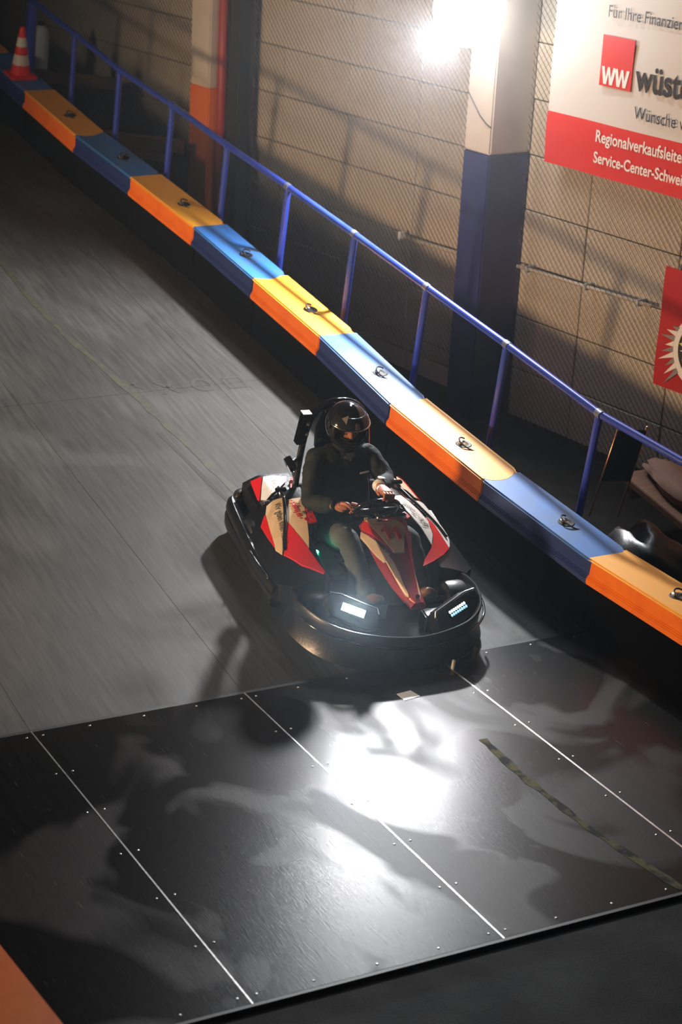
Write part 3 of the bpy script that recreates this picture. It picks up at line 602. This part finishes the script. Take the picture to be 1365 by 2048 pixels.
# column fairing body: tapering wedge
secs = []
for f in grid_pts(22,-.085,.392):
    c_ = NC(f); w_ = .125-.10*min(1,max(0,(f+.10)/.5)); hw = w_+.034-.012*sm((f+.1)/.5); us = grid_pts(13,c_-hw,c_+hw)
    sec = [V(u,f,gN(u,f)-.008) for u in us]; zb = min(v.z for v in sec)-.02; sec += [V(c_+hw*.92,f,zb), V(c_-hw*.92,f,zb)]; secs.append(sec)
nose = MB().loft(secs).obj('column_fairing', M['maroon_dec'], kart, smooth=45)
for k, poly in POLY.items():
    par = {'L':podL,'R':podR,'N':nose}.get(k[0], rearf if k in ('B_red','B_cream','B_red2') else rearg)
    if par is rearg: par = rearg
    th = {'L_red':.0065,'R_red':.0065,'N_cream':.006,'N_redband':.005,'N_maroon':.001,'N_stripe':.008,'N_stripe2':.008,'N_right':.005,'R_chev':.007,'L_redsliver':.004}.get(k,.004)
    cname = {'red_dec':'red panel','cream_dec':'cream panel','white_dec':'off-white panel','maroon_dec':'maroon panel'}[DEC[k]]
    lab(patch('sticker_panel', poly, on(G[k[0]]), M[DEC[k]], par, thick=th, mn=(.010 if k[0] == 'N' else .02)), cname)
lab(MB().cyl(V(.140,.355,.262),V(.140,.36,.292),.013,12).obj('fairing_bolt', M['rubber'], nose),'black bolt')
lab(MB().cyl(V(-.005,.055,.425),V(-.008,.05,.45),.006,8).obj('fairing_bolt', M['rubber'], nose),'black bolt')
# lettering
def dtext(s, size, p0, d, up, g, m, par, sx=1., **kw):
    def fn(x, y):
        u = p0[0]+d[0]*x+up[0]*y; f = p0[1]+d[1]*x+up[1]*y; return V(u,f,g(u,f)+.0095)
    return text('lettering', s, size, M[m], par, Matrix(), fn, sx, **kw)
for poly in ([(.018,-.026),(.049,-.040),(.062,-.039),(.082,.011),(.061,.014),(.043,-.021),(.023,-.016)],[(.080,-.024),(.112,-.036),(.124,-.035),(.142,.015),(.121,.017),(.106,-.016),(.085,-.012)]):
    poly = [((x-.08)*1.04+.08, (y+.012)*1.1-.010) for x,y in poly]
    lab(patch('race_number', poly, on(gN), M['red_ink'], nose, thick=.0085, mn=.007, cuts=5, base=.004), 'red numeral one')
dtext('rotbullen', .022, (-.012,-.044), (1,.06), (0,-1), gN, 'red_ink', nose, sx=.95)
for k in range(2): MB().ball(V(.018+.042*k,-.066,gN(.03,-.066)+.005),(.019,.010,.004),10,6).obj('bull_emblem', M['ink'] if k == 0 else M['red_ink'], nose)
dtext('ralf', .03, (.01,.072), (.6,.8), (.75,-.65), gN, 'white_ink', nose)
dtext('Wir geben Ihnen Recht!', .052, (-.425,-.655), (-.175,.985), (.985,.175), gL, 'ink', podL, sx=.80)
dtext('- pfalfrey.de -', .050, (-.345,-.61), (-.06,1), (1,.06), gL, 'red_ink', podL, bold=.0015, sx=.82)
for k in range(2):
    f = -.44+.075*k; u = -.306-.01*k
    lab(MB().ball(V(u,f,gL(u,f)+.004),(.020,.022,.005),12,6).obj('emblem', M['grey_ink'] if k == 0 else M['red_ink'], podL),'dark round emblem' if k == 0 else 'red round emblem')
    mb = MB().tube([V(u+.018+.035*math.sin(t)**2, f+.022*math.sin(2*t), gL(u+.02,f)+.006) for t in grid_pts(14,0,PI)], .0022, 5); mb.obj('emblem_wing', M['ink'] if k == 0 else M['red_ink'], podL)
dtext("fahr'Traum", .076, (.447,-.222), (-.28,-.96), (-.96,.28), gR, 'ink', podR, shear=.3, sx=.74)
dtext('RECHTSANWALT', .050, (.572,-.265), (-.39,-.92), (-.92,.39), gR, 'grey_ink', podR, sx=.70)
dtext('RECHTSANWALT', .035, (-.335,-.955), (-.35,.93), (.93,.35), gB, 'grey_ink', rearf, sx=.62)
# chrome side hoops over the pods
for s, of in ((-1,0),(1,.06)):
    g = gL if s < 0 else gR
    hp = [(s*(.358)+of,-.68),(s*.395+of,-.54),(s*.432+of,-.42),(s*.475+of,-.30),(s*.50+of,-.215)]
    MB().tube([V(u,f,g(u,f)+.010) for u,f in curve(hp,5)], .012, 8).obj('side_hoop', M['black_gl'], kart, smooth=True)
    MB().tube(VS([(s*.365+of,-.70,g(s*.365+of,-.70)+.012),(s*.36+of,-.77,.44),(s*.33+of,-.80,.30)]), .013, 8).obj('hoop_stay', M['steel'], kart, smooth=True)
    MB().box(V(s*.36+of,-.735,.445),(.07,.03,.022)).obj('hoop_clamp', M['rubber'], kart, bevel=.005)
lab(MB().box(V(-.455,-.72,.365),(.06,.02,.03), Matrix.Rotation(R(20),3,'Z')).obj('buckle', M['chrome'], kart, bevel=.006),'chrome buckle')
# headlight pods
def headpod(s):
    lc = V(.055+s*.325,.42,.0)
    fwd = (V(.055+s*.10,1,0)-V(.055,0,0)).normalized(); tiltv = Vector((0,0,1)); fdir = (fwd*.80+Vector((0,0,.60))).normalized()
    right = fdir.cross(Vector((0,0,1))).normalized() * -1; 
    right = Vector((1,0,0)) - fdir*fdir.x; right.normalize(); upv = right.cross(fdir) * -1; upv = fdir.cross(right) * (1 if fdir.cross(right).z > 0 else -1)
    roll = R(25)*s; r2 = right*math.cos(roll)+upv*math.sin(roll); u2 = -right*math.sin(roll)+upv*math.cos(roll)
    ctr = V(-.268,.378,.246) if s < 0 else V(.365,.455,.236); mt = Matrix(((r2.x,u2.x,fdir.x,ctr.x),(r2.y,u2.y,fdir.y,ctr.y),(r2.z,u2.z,fdir.z,ctr.z),(0,0,0,1)))
    P = [(-.19,-.06),(-.155,.028),(-.135,.058),(.10,.066),(.165,.052),(.175,-.02),(.12,-.085),(-.10,-.095)]
    if s < 0: P = [(-x,y) for x,y in P][::-1]
    pod = MB().prism(P, -.10, -.004).obj('headlight_pod', M['black_pl'], kart, mt, bevel=.010, seg=3, smooth=40)
    edge = P[1:5] if s > 0 else P[3:7]
    MB().tube([(x,y,-.006) for x,y in edge], .0035, 6).obj('pod_edge', M['steel'], pod)
    MB().prism([(-.072,-.026),(.072,-.026),(.072,.020),(-.072,.020)],-.006,.001).obj('lamp_window', M['frost' if s < 0 else 'black_gl'], pod)
    for row in range(2):
        for k in range(8):
            x = -.056+k*.016; y = .010-row*.022
            m_ = ('led_hot' if row == 0 or True else 'led_dim') if s < 0 else ('led_dim' if row == 0 else 'led_blue')
            MB().ball((x+(.003*row*s),y,.002),(.0075,.0095,.004),10,6).obj('led', M[m_], pod)
    return mt
mtL = headpod(-1); mtR = headpod(1)
hd = bpy.data.lights.new('headlight_beam','SPOT'); hd.energy = 130; hd.color = (.72,.88,1); hd.spot_size = R(120); hd.spot_blend = .7; hd.shadow_soft_size = .05
ho = bpy.data.objects.new('headlight_beam', hd); COL.objects.link(ho); 
hw_ = KM @ (mtL @ Vector((0,0,.03))); aim(ho, hw_, KM @ (mtL @ Vector((.05,-.22,.5))))
# footwell, pedals, tank, seat, roll bar, steering
MB().box(V(.30,.20,.115),(.15,.02,.11)).obj('pedal', M['dark_steel'], kart, bevel=.005); MB().box(V(-.05,.22,.115),(.14,.02,.11)).obj('pedal', M['dark_steel'], kart, bevel=.005)
MB().box(V(.28,.36,.10),(.17,.10,.14)).obj('pedal_box', M['black_pl'], kart, bevel=.01); MB().tube(VS([(.22,.42,.178),(.335,.42,.178)]),.005,6).obj('pedal_rod', M['steel'], kart)
MB().box(V(-.255,-.12,.19),(.13,.42,.215)).obj('battery_box', M['black_pl'], kart, bevel=.02); MB().box(V(.285,-.12,.18),(.10,.36,.16)).obj('battery_box', M['black_pl'], kart, bevel=.02)
lab(MB().ball(V(-.298,-.198,.303),(.012,.012,.012),10,6).obj('status_lamp', M['led_green'], kart),'glowing green status lamp')
seat_secs = []
for t,(f,z,w_,d_) in enumerate([(-.20,.13,.17,.05),(-.35,.12,.20,.06),(-.52,.14,.21,.08),(-.66,.24,.21,.09),(-.76,.40,.215,.09),(-.82,.58,.20,.08),(-.86,.72,.15,.05)]):
    seat_secs.append([V(w_*1.05*math.cos(a)**1, f - (.05 if t < 2 else .0) + (.10*abs(math.cos(a))**3 if t > 2 else 0), z+(.10*abs(math.cos(a))**3 if t < 4 else 0)+ (0.02 if math.sin(a) > 0 else -.02)) for a in grid_pts(25,0,2*PI)[:-1]])
MB().loft(seat_secs).obj('seat', M['black_gl'], kart, smooth=True)
hoop = curve([(-.24,-.80,.16),(-.23,-.82,.48),(-.20,-.85,.74),(-.145,-.875,.885),(-.05,-.885,.955),(.09,-.885,.955),(.18,-.875,.885),(.215,-.85,.74),(.235,-.82,.48),(.24,-.80,.16)],6)
rb = MB().tube(VS(hoop), .021, 12).obj('roll_bar', M['black_gl'], kart, smooth=True)
MB().loft([[V(x_*a_,f,z_) for x_,z_ in [(-.115,.66),(-.125,.80),(-.085,.915),(-.03,.95),(.07,.95),(.125,.915),(.165,.80),(.155,.66)]] for f,a_ in ((-.84,.93),(-.855,1),(-.885,1),(-.90,.94))]).obj('headrest', M['black_pl'], kart, smooth=30)
pd = MB().loft([[V(-.222+a[0]-.10*(.80-z),-.845+a[1]+.06*(z-.80),z) for a in ((-.028,-.03),(.028,-.03),(.03,.03),(-.03,.03))] for z in (.70,.72,.90,.915)]).obj('roll_bar_pad', M['rubber'], rb, bevel=.008)
MB().box(V(-.212,-.838,.917),(.055,.055,.006)).obj('pad_cap', M['strip'], rb)
for zz_ in (.86,.79): MB().cyl(V(-.215,-.80,zz_),V(-.20,-.79,zz_),.012,10).obj('bolt', M['steel'], rb)
MB().lathe([(.02,-.03),(.048,-.025),(.052,0),(.048,.02),(.02,.026)], 20, Matrix.Translation(V(-.30,-.775,.60)) @ Matrix.Rotation(R(62),4,'Y')).obj('side_knob', M['black_gl'], rb, smooth=40)
MB().cyl(V(-.30,-.775,.60),V(-.255,-.82,.60),.016,10).obj('knob_arm', M['dark_steel'], rb)
MB().tube(VS([(-.20,-.95,.44),(-.21,-.87,.40),(-.215,-.80,.33)]), .012, 8).obj('seat_stay', M['steel'], kart, smooth=True)
WC = V(.048,-.205,.565); e1 = Vector((1,0,0)); wn = V(0,-.80,.60); e2 = wn.cross(e1)*1; e2 = e2 if e2.z > 0 else -e2
RW = .142
rimp = []
for k in range(48):
    a = 2*PI*k/48; sq = 1-.10*max(0,math.sin(a))**4-.16*max(0,-math.sin(a))**3; rimp.append(WC+e1*RW*math.cos(a)+e2*RW*sq*math.sin(a))
sw = MB().tube(rimp, .0165, 12, closed=True).obj('steering_wheel', M['black_gl'], kart, smooth=True)
for a in (0,PI,-PI/2): MB().tube([WC+wn*-.01, WC+e1*RW*.97*math.cos(a)+e2*RW*.9*math.sin(a)], [.022,.012], 8).obj('spoke', M['black_pl'], sw, smooth=True)
hub = MB().lathe([(.034,-.055),(.036,-.03),(.030,-.02),(.034,.0),(.030,.012),(.012,.016)], 20, Matrix.Translation(V(.058,-.135,.545)) @ Matrix.Rotation(R(-28),4,'X')).obj('hub', M['chrome'], sw, smooth=40)
MB().tube([WC-wn*.01, V(.075,.02,.45)], .014, 10).obj('steering_column', M['steel'], kart, smooth=True)
lab(MB().box(V(-.028,-.150,.535),(.022,.006,.02)).obj('tag', M['lime'], sw),'lime green tag')
MB().prism([(.13,-.03),(.15,.05),(.09,.10),(.02,.09),(0,.03),(.02,-.03)],-.012,.012).obj('wheel_guard', M['black_gl'], sw, Matrix.Translation(V(.08,-.12,.56)) @ Matrix.Rotation(R(-50),4,'X'), bevel=.008)

# ================================================================== DRIVER
per = empty('person', KM, 'seated kart driver in black helmet, dark jacket and grey jeans holding the steering wheel', 'person')
HC_ = V(-.005,-.672,.905)
# joints
shL, shR = V(-.170,-.70,.690), V(.170,-.71,.695)
elL, elR = V(-.268,-.48,.480), V(.256,-.54,.570)
haL = WC+e1*RW*math.cos(R(182))+e2*RW*math.sin(R(182)); haR = WC+e1*RW*math.cos(R(74))+e2*RW*math.sin(R(74))
wrL = V(-.185,-.285,.570); wrR = V(.118,-.345,.650)
hipL, hipR = V(-.095,-.46,.26), V(.095,-.46,.26)
knL, knR = V(-.155,-.10,.44), V(.245,-.10,.43)
anL, anR = V(-.065,.135,.165), V(.30,.10,.165)
def n(v, r, r2=None): return (v.x,v.y,v.z,r) if r2 is None else (v.x,v.y,v.z,r,r2)
lerp = lambda a,b,t: a+(b-a)*t
pel, bel, che, upc, nec, hea = V(0,-.52,.27), V(0,-.60,.42), V(0,-.68,.58), V(0,-.70,.69), V(0,-.69,.77), V(0,-.675,.85)
nodes = [n(pel,.12,.09), n(bel,.12,.09), n(che,.13,.09), n(upc,.10,.07), n(nec,.052), n(hea,.062), n(shL,.05), n(elL,.040), n(wrL,.030,.024), n(shR,.05), n(elR,.040), n(wrR,.030,.024),
  n(hipL,.072), n(knL,.052), n(anL,.038), n(hipR,.072), n(knR,.052), n(anR,.038), n(lerp(wrL,haL,.65),.034,.022), n(lerp(wrR,haR,.65),.034,.022), n(V(-.05,.20,.14),.03), n(V(.305,.165,.14),.03)]
edges = [(0,1),(1,2),(2,3),(3,4),(4,5),(3,6),(6,7),(7,8),(3,9),(9,10),(10,11),(0,12),(12,13),(13,14),(0,15),(15,16),(16,17),(8,18),(11,19),(14,20),(17,21)]
body = skin('body', nodes, edges, M['skin'], per)
# head: shaped skull with face, joined into the body mesh
def head_mesh():
    mb = MB(); nu, nv = 40, 28; vs = []
    for i in range(nv+1):
        ph = PI*i/nv
        for k in range(nu):
            th = 2*PI*k/nu; x = math.sin(ph)*math.sin(th); y = -math.sin(ph)*math.cos(th); z = math.cos(ph)   # y<0 is the face
            X, Y, Z = x*.074, y*.094, z*.112
            if z < 0: X *= 1-.28*(-z)**1.3; Y *= 1-.10*(-z)
            if y < 0:
                b = math.exp(-((X)/.010)**2)
                Y -= .020*b*math.exp(-((Z+.020)/.017)**2) + .009*b*math.exp(-((Z)/.022)**2)            # nose
                for sx in (-1,1):
                    Y += .013*math.exp(-((X-sx*.030)/.014)**2-((Z-.004)/.011)**2)                     # eye sockets
                    Y -= .005*math.exp(-((X-sx*.030)/.020)**2-((Z-.022)/.007)**2)                     # brow ridge
                    Y -= .006*math.exp(-((X-sx*.040)/.018)**2-((Z+.025)/.018)**2)                     # cheeks
                Y -= .007*math.exp(-((X)/.020)**2-((Z+.050)/.006)**2) + .006*math.exp(-((X)/.018)**2-((Z+.062)/.007)**2)   # lips
                Y += .004*math.exp(-((X)/.022)**2-((Z+.056)/.003)**2)
                Y -= .008*math.exp(-((X)/.018)**2-((Z+.092)/.014)**2)                                  # chin
            vs.append((X,Y,Z))
    fs = [(i*nu+k,i*nu+(k+1)%nu,(i+1)*nu+(k+1)%nu,(i+1)*nu+k) for i in range(nv) for k in range(nu)]
    mb.add(vs, fs)
    for sx in (-1,1): mb.ball((sx*.076,.008,-.008),(.008,.018,.030),10,8)
    return mb
HT = Matrix.Translation(HC_ - V(0,0,0) + Vector((0,0,-.012))) @ Matrix.Rotation(R(6),4,'X')
hm = head_mesh(); me_h = hm.mesh('h', True); me_h.transform(HT)
# hands: palm + five bent fingers each, joined into the body mesh
def hand(wr, ha, side, palm_dir, knuckle, curl):
    """palm from wrist to rim; fingers start at the knuckles and curl round the rim tube"""
    out = []
    fwd = (ha-wr).normalized(); acr = knuckle.normalized(); nrm_ = fwd.cross(acr).normalized()
    if nrm_.dot(curl) > 0: nrm_ = -nrm_      # nrm_ points away from the rim (back of the hand)
    kb = ha - fwd*.018 + nrm_*.020
    pal = skin('p', [n(wr,.028,.022), n(lerp(wr,kb,.55),.043,.023), n(kb,.046,.020)], [(0,1),(1,2)], None, None, 2); out.append(pal)
    for i, (off, ln, rr) in enumerate([(-.034,.98,.0102),(-.0115,1.08,.0108),(.0115,1.03,.0106),(.033,.84,.0094)]):
        b = kb + acr*off + nrm_*.002; p1 = b + fwd*.030*ln + nrm_*.004; p2 = p1 + fwd*.010*ln - nrm_*.027*ln; p3 = p2 - fwd*.018*ln - nrm_*.014*ln; p4 = p3 - fwd*.016*ln + nrm_*.006
        out.append(skin('f', [n(b-fwd*.012,rr*1.05), n(b,rr*1.08), n(p1,rr), n(p2,rr*.95), n(p3,rr*.88), n(p4,rr*.75)], [(0,1),(1,2),(2,3),(3,4),(4,5)], None, None, 2))
    tb = lerp(wr,kb,.35) - acr*.030; t1 = tb + fwd*.026 - acr*.018 - nrm_*.006; t2 = t1 + fwd*.028 - nrm_*.010 + acr*.006; t3 = t2 + fwd*.018 - nrm_*.006 + acr*.012
    out.append(skin('t', [n(tb - fwd*.01,.0135), n(tb,.0135), n(t1,.0115), n(t2,.0102), n(t3,.0085)], [(0,1),(1,2),(2,3),(3,4)], None, None, 2))
    return out
inward_l = WC-haL; tanL = e2*1.0; tanR = (e1*math.sin(R(74))-e2*math.cos(R(74)))
hl = hand(wrL, haL+wn*.010, -1, None, -e2, -wn)
hr = hand(wrR, haR+wn*.012, 1, None, tanR*1.0, -wn)
extra = [me_h]
for o in hl+hr: extra.append(o.data)
join_mesh(body, extra)
for o in hl+hr: bpy.data.objects.remove(o, do_unlink=True)
def hp(x,y,z): return HT @ Vector((x,y,z))
for sx in (-1,1):
    mb = MB().ball((0,0,0),(.0115,.0095,.0085),14,10); mb.v = [tuple(hp(sx*.030+v[0],-.0705+v[1],.003+v[2])) for v in mb.v]; e_ = mb.obj('eye', M['eye'], per, smooth=True)
    mb = MB().ball((0,0,0),(.005,.003,.005),12,8); mb.v = [tuple(hp(sx*.030+v[0],-.0792+v[1],.0005+v[2])) for v in mb.v]; mb.obj('iris', M['iris'], e_, smooth=True)
    mb = MB().tube([hp(sx*.014,-.092,.020),hp(sx*.030,-.092,.025),hp(sx*.046,-.082,.020)],[.0025,.0032,.002],6); mb.obj('eyebrow', M['brow'], per, smooth=True)
# balaclava / chin cover
mb = MB(); nu, nv = 32, 12; vs = []
for i in range(nv+1):
    z = -.022-.095*i/nv
    for k in range(nu):
        th = 2*PI*k/nu; s_ = math.sqrt(max(0.05,1-(z/.125)**2)); x, y = math.sin(th)*.083*s_, -math.cos(th)*.106*s_
        dip = .020*math.exp(-(x/.022)**2) if (y < 0 and i == 0) else 0
        vs.append(tuple(hp(x, y-(.010 if y < 0 else 0), z-dip)))
mb.add(vs, [(i*nu+k,i*nu+(k+1)%nu,(i+1)*nu+(k+1)%nu,(i+1)*nu+k) for i in range(nv) for k in range(nu)]); mb.obj('balaclava', M['bala'], per, smooth=True)
MB().tube([V(0,-.685,.70),V(0,-.685,.76),V(0,-.675,.83),V(0,-.67,.86)],[.078,.068,.070,.066],20).obj('neck_warmer', M['bala'], per, smooth=True)
# helmet shell with face opening
HH = Matrix.Translation(HC_) @ Matrix.Rotation(R(3),4,'X')
mb = MB(); nu, nv = 56, 34; vs = []; fs = []
RXh, RYh, RZh = .131, .152, .148
def hsh(th, ph, k=1.):
    x = math.sin(ph)*math.sin(th); y = -math.sin(ph)*math.cos(th); z = math.cos(ph)
    X, Y, Z = x*RXh, y*RYh, z*RZh
    if z < 0: X *= 1-.06*z*z; Y *= 1-.02*z*z
    if y < 0 and z < -.15: Y -= .016*math.exp(-(x/.55)**2)*min(1,(-z-.15)/.3)     # chin bar
    return Vector((X*k,Y*k,Z*k))
PHM = R(140)
def is_open(th, ph):
    a = th if th < PI else th-2*PI
    z = math.cos(ph)*RZh
    return abs(a) < R(58) and -.056 < z < .030 and ph < PHM
for i in range(nv+1):
    for k in range(nu): vs.append(hsh(2*PI*k/nu, PHM*i/nv))
for i in range(nv):
    for k in range(nu):
        if not is_open(2*PI*(k+.5)/nu, PHM*(i+.5)/nv): fs.append((i*nu+k,i*nu+(k+1)%nu,(i+1)*nu+(k+1)%nu,(i+1)*nu+k))
mb.add(vs, fs); helm = mb.obj('helmet', M['black_gl'], per, HH, smooth=True, weld=True)
so = helm.modifiers.new('shell','SOLIDIFY'); so.thickness = .018; so.offset = -1
# raised visor plate over the brow and its rim
def arc(z, r_, a0, a1, n_=20):
    ph = math.acos(max(-1,min(1,z/RZh))); return [hsh(a,ph,r_) for a in grid_pts(n_,R(a0),R(a1))]
rows = [arc(z,1.022+.02*k/7,-74,74,26) for k,z in enumerate(grid_pts(8,.104,.040))]
mb = MB(); mb.add([p for r_ in rows for p in r_], [(i*26+k,i*26+k+1,(i+1)*26+k+1,(i+1)*26+k) for i in range(7) for k in range(25)])
vis = mb.obj('visor', M['visor'], helm, smooth=True); so = vis.modifiers.new('t','SOLIDIFY'); so.thickness = .004; so.offset = 1
MB().tube(arc(.040,1.052,-74,74,26), .0055, 8).obj('visor_rim', M['chrome'], helm, smooth=True)
MB().tube(arc(-.052,1.01,-58,58,22), .0045, 8).obj('opening_trim', M['rubber'], helm, smooth=True)
for sx in (-1,1): MB().lathe([(.022,0),(.022,.008),(.014,.012)],16, Matrix.Translation(hsh(sx*R(80),R(82))) @ Matrix.Rotation(sx*R(90),4,'Y')).obj('visor_pivot', M['black_pl'], helm, smooth=40)
def htag(name, m, a, z, w_, h_, lbl):
    A_ = grid_pts(5,R(a-w_),R(a+w_)); Zs = grid_pts(4,z-h_,z+h_); vs_ = [hsh(t,math.acos(zz_/RZh),1.085) for zz_ in Zs for t in A_]
    mb = MB(); mb.add(vs_, [(i*5+k,i*5+k+1,(i+1)*5+k+1,(i+1)*5+k) for i in range(3) for k in range(4)]); return lab(mb.obj(name, m, helm, smooth=True), lbl)
htag('helmet_sticker', M['cream_dec'], 3, .063, 6.5, .015, 'square cream sticker on the brow')
mbk = MB().tube([hsh(R(3-1.6),math.acos(.070/RZh),1.09),hsh(R(3-1.6),math.acos(.055/RZh),1.09),hsh(R(3+2),math.acos(.055/RZh),1.09)],.0018,5); mbk.obj('sticker_mark', M['ink'], helm)
tri = [hsh(R(-46),math.acos(.092/RZh),1.085),hsh(R(-26),math.acos(.112/RZh),1.075),hsh(R(-29),math.acos(.070/RZh),1.09)]
mb = MB(); mb.add(tri+[t*.985 for t in tri],[(0,1,2),(5,4,3),(0,3,4,1),(1,4,5,2),(2,5,3,0)]); lab(mb.obj('helmet_sticker', M['grey_ink'], helm),'pale triangular sticker')
# jacket
jn = [n(V(0,-.50,.30),.165,.125), n(bel,.205,.135), n(che,.215,.135), n(V(0,-.705,.675),.145,.105), n(V(0,-.69,.755),.075,.07), n(shL,.082), n(lerp(shL,elL,.5),.070), n(elL,.062), n(lerp(elL,wrL,.55),.052), n(lerp(elL,wrL,.98),.040,.036),
      n(shR,.084), n(lerp(shR,elR,.5),.071), n(elR,.064), n(lerp(elR,wrR,.55),.052), n(lerp(elR,wrR,.93),.041,.037), n(V(0,-.46,.22),.15,.12)]
je = [(0,1),(1,2),(2,3),(3,4),(3,5),(5,6),(6,7),(7,8),(8,9),(3,10),(10,11),(11,12),(12,13),(13,14),(15,0)]
jk = skin('jacket', jn, je, M['fabric'], per, 3, root=15)
tx_ = bpy.data.textures.new('folds','CLOUDS'); tx_.noise_scale = .07
dm = jk.modifiers.new('folds','DISPLACE'); dm.texture = tx_; dm.strength = .022; dm.mid_level = .5; dm.texture_coords = 'LOCAL'
lab(MB().tube([V(-.035,-.575,.735),V(0,-.565,.725),V(.035,-.575,.735)],.012,8).obj('collar_edge', M['fabric'], jk, smooth=True),'jacket neckline')
lab(MB().loft([[V(-.030,-.566-.02*k,.757),V(.030,-.566-.02*k,.757),V(0.0,-.548-.02*k,.712)] for k in (0,1)]).obj('shirt_collar', M['grey_cloth'], per, bevel=.004),'grey knitted collar showing at the throat')
logo = MB().box((0,0,0),(.062,.004,.012)).obj('chest_logo', M['white_ink'], jk, Matrix.Translation(V(.10,-.545,.635)) @ Matrix.Rotation(R(-22),4,'X') @ Matrix.Rotation(R(-8),4,'Y'), bevel=.002); lab(logo,'small white chest logo')
# cuffs, watch
def cuff(wr, el, t, r_, wd, m, name, lbl, r2=None):
    c_ = lerp(el,wr,t); ax = (wr-el).normalized(); mb = MB().tube([c_-ax*wd/2,c_-ax*wd/4,c_+ax*wd/4,c_+ax*wd/2],[r_*.97,r_,r_,r_*.97],20); return lab(mb.obj(name, m, per, smooth=True), lbl)
wt = cuff(wrR, elR, .965, .044,.016, M['dark_steel'],'watch_strap','dark watch strap')
axw = (wrR-elR).normalized(); nw = (V(-.2,.35,.9)); nw = (nw-axw*nw.dot(axw)).normalized(); cw = lerp(elR,wrR,.965)+nw*.044; sw_ = nw.cross(axw)
mtw = Matrix(((sw_.x,axw.x,nw.x,cw.x),(sw_.y,axw.y,nw.y,cw.y),(sw_.z,axw.z,nw.z,cw.z),(0,0,0,1)))
lab(MB().lathe([(.024,0),(.024,.008),(.018,.010)],20).obj('watch_face', M['white'], wt, mtw, smooth=40),'white watch face')
cuff(wrR, elR, 1.06, .040,.014, M['white'],'wristband','white wristband'); cuff(wrL, elL, 1.03, .037,.010, M['fabric'],'sleeve_cuff','dark sleeve cuff')
# jeans
tn = [n(V(0,-.50,.255),.15,.11), n(hipL,.100), n(lerp(hipL,knL,.5),.090), n(knL,.074), n(lerp(knL,anL,.5),.066), n(lerp(knL,anL,1.06),.058), n(hipR,.100), n(lerp(hipR,knR,.5),.090), n(knR,.074), n(lerp(knR,anR,.5),.064), n(lerp(knR,anR,1.06),.056)]
tr = skin('jeans', tn, [(0,1),(1,2),(2,3),(3,4),(4,5),(0,6),(6,7),(7,8),(8,9),(9,10)], M['jeans'], per, 3)
dm = tr.modifiers.new('folds','DISPLACE'); dm.texture = tx_; dm.strength = .018; dm.mid_level = .5; dm.texture_coords = 'LOCAL'
# shoes: heel on the tray, toe pointing forward and up
def shoe(an, yawd):
    secs = []; 
    for (d_, z0, z1, w_) in [(-.055,.0,.085,.030),(-.03,-.0,.115,.040),(.02,0,.115,.042),(.07,0,.085,.046),(.125,0,.066,.049),(.165,.004,.055,.044),(.19,.012,.044,.026)]:
        zc, hz = (z0+z1)/2, (z1-z0)/2; secs.append([Vector((w_*math.cos(a),-d_,zc+hz*math.sin(a))) for a in grid_pts(17,0,2*PI)[:-1]])
    mt = Matrix.Translation(an+V(0,-.02,-.085)) @ Matrix.Rotation(R(yawd),4,'Z') @ Matrix.Rotation(R(-38),4,'X')
    s_ = MB().loft(secs).obj('shoe', M['shoe'], per, mt, smooth=60)
    MB().loft([[Vector((w_*1.04*math.cos(a),-d_,-.006+z0+.010*math.sin(a))) for a in grid_pts(15,0,2*PI)[:-1]] for d_,z0,w_ in [(-.06,.0,.028),(-.03,-.0,.040),(.07,0,.047),(.125,0,.050),(.165,.002,.045),(.193,.010,.024)]]).obj('sole', M['sole'], s_, smooth=50)
    for k in range(4): MB().tube([Vector((-.022,-.03-.02*k,.112-.010*k)),Vector((0,-.035-.02*k,.118-.010*k)),Vector((.022,-.03-.02*k,.112-.010*k))],.003,5).obj('lace', M['sole'], s_)
shoe(anL, 6); shoe(anR, -4)
# ================================================================== HAZE added to imitate lens bloom round the lamps
hz = MB().box((0,10,4),(30,36,10)).obj('haze', None); hm_ = bpy.data.materials.new('bloom_haze'); hm_.use_nodes = True
nt = hm_.node_tree; nt.nodes.remove(nt.nodes['Principled BSDF']); vsn = nt.nodes.new('ShaderNodeVolumeScatter'); vsn.inputs['Density'].default_value = .0014; vsn.inputs['Anisotropy'].default_value = .9; vsn.inputs['Color'].default_value = (.9,.95,1,1)
nt.links.new(vsn.outputs[0], nt.nodes['Material Output'].inputs['Volume']); hz.data.materials.append(hm_); tag(hz, 'thin haze hanging in the air of the whole hall', 'haze', kind='stuff')
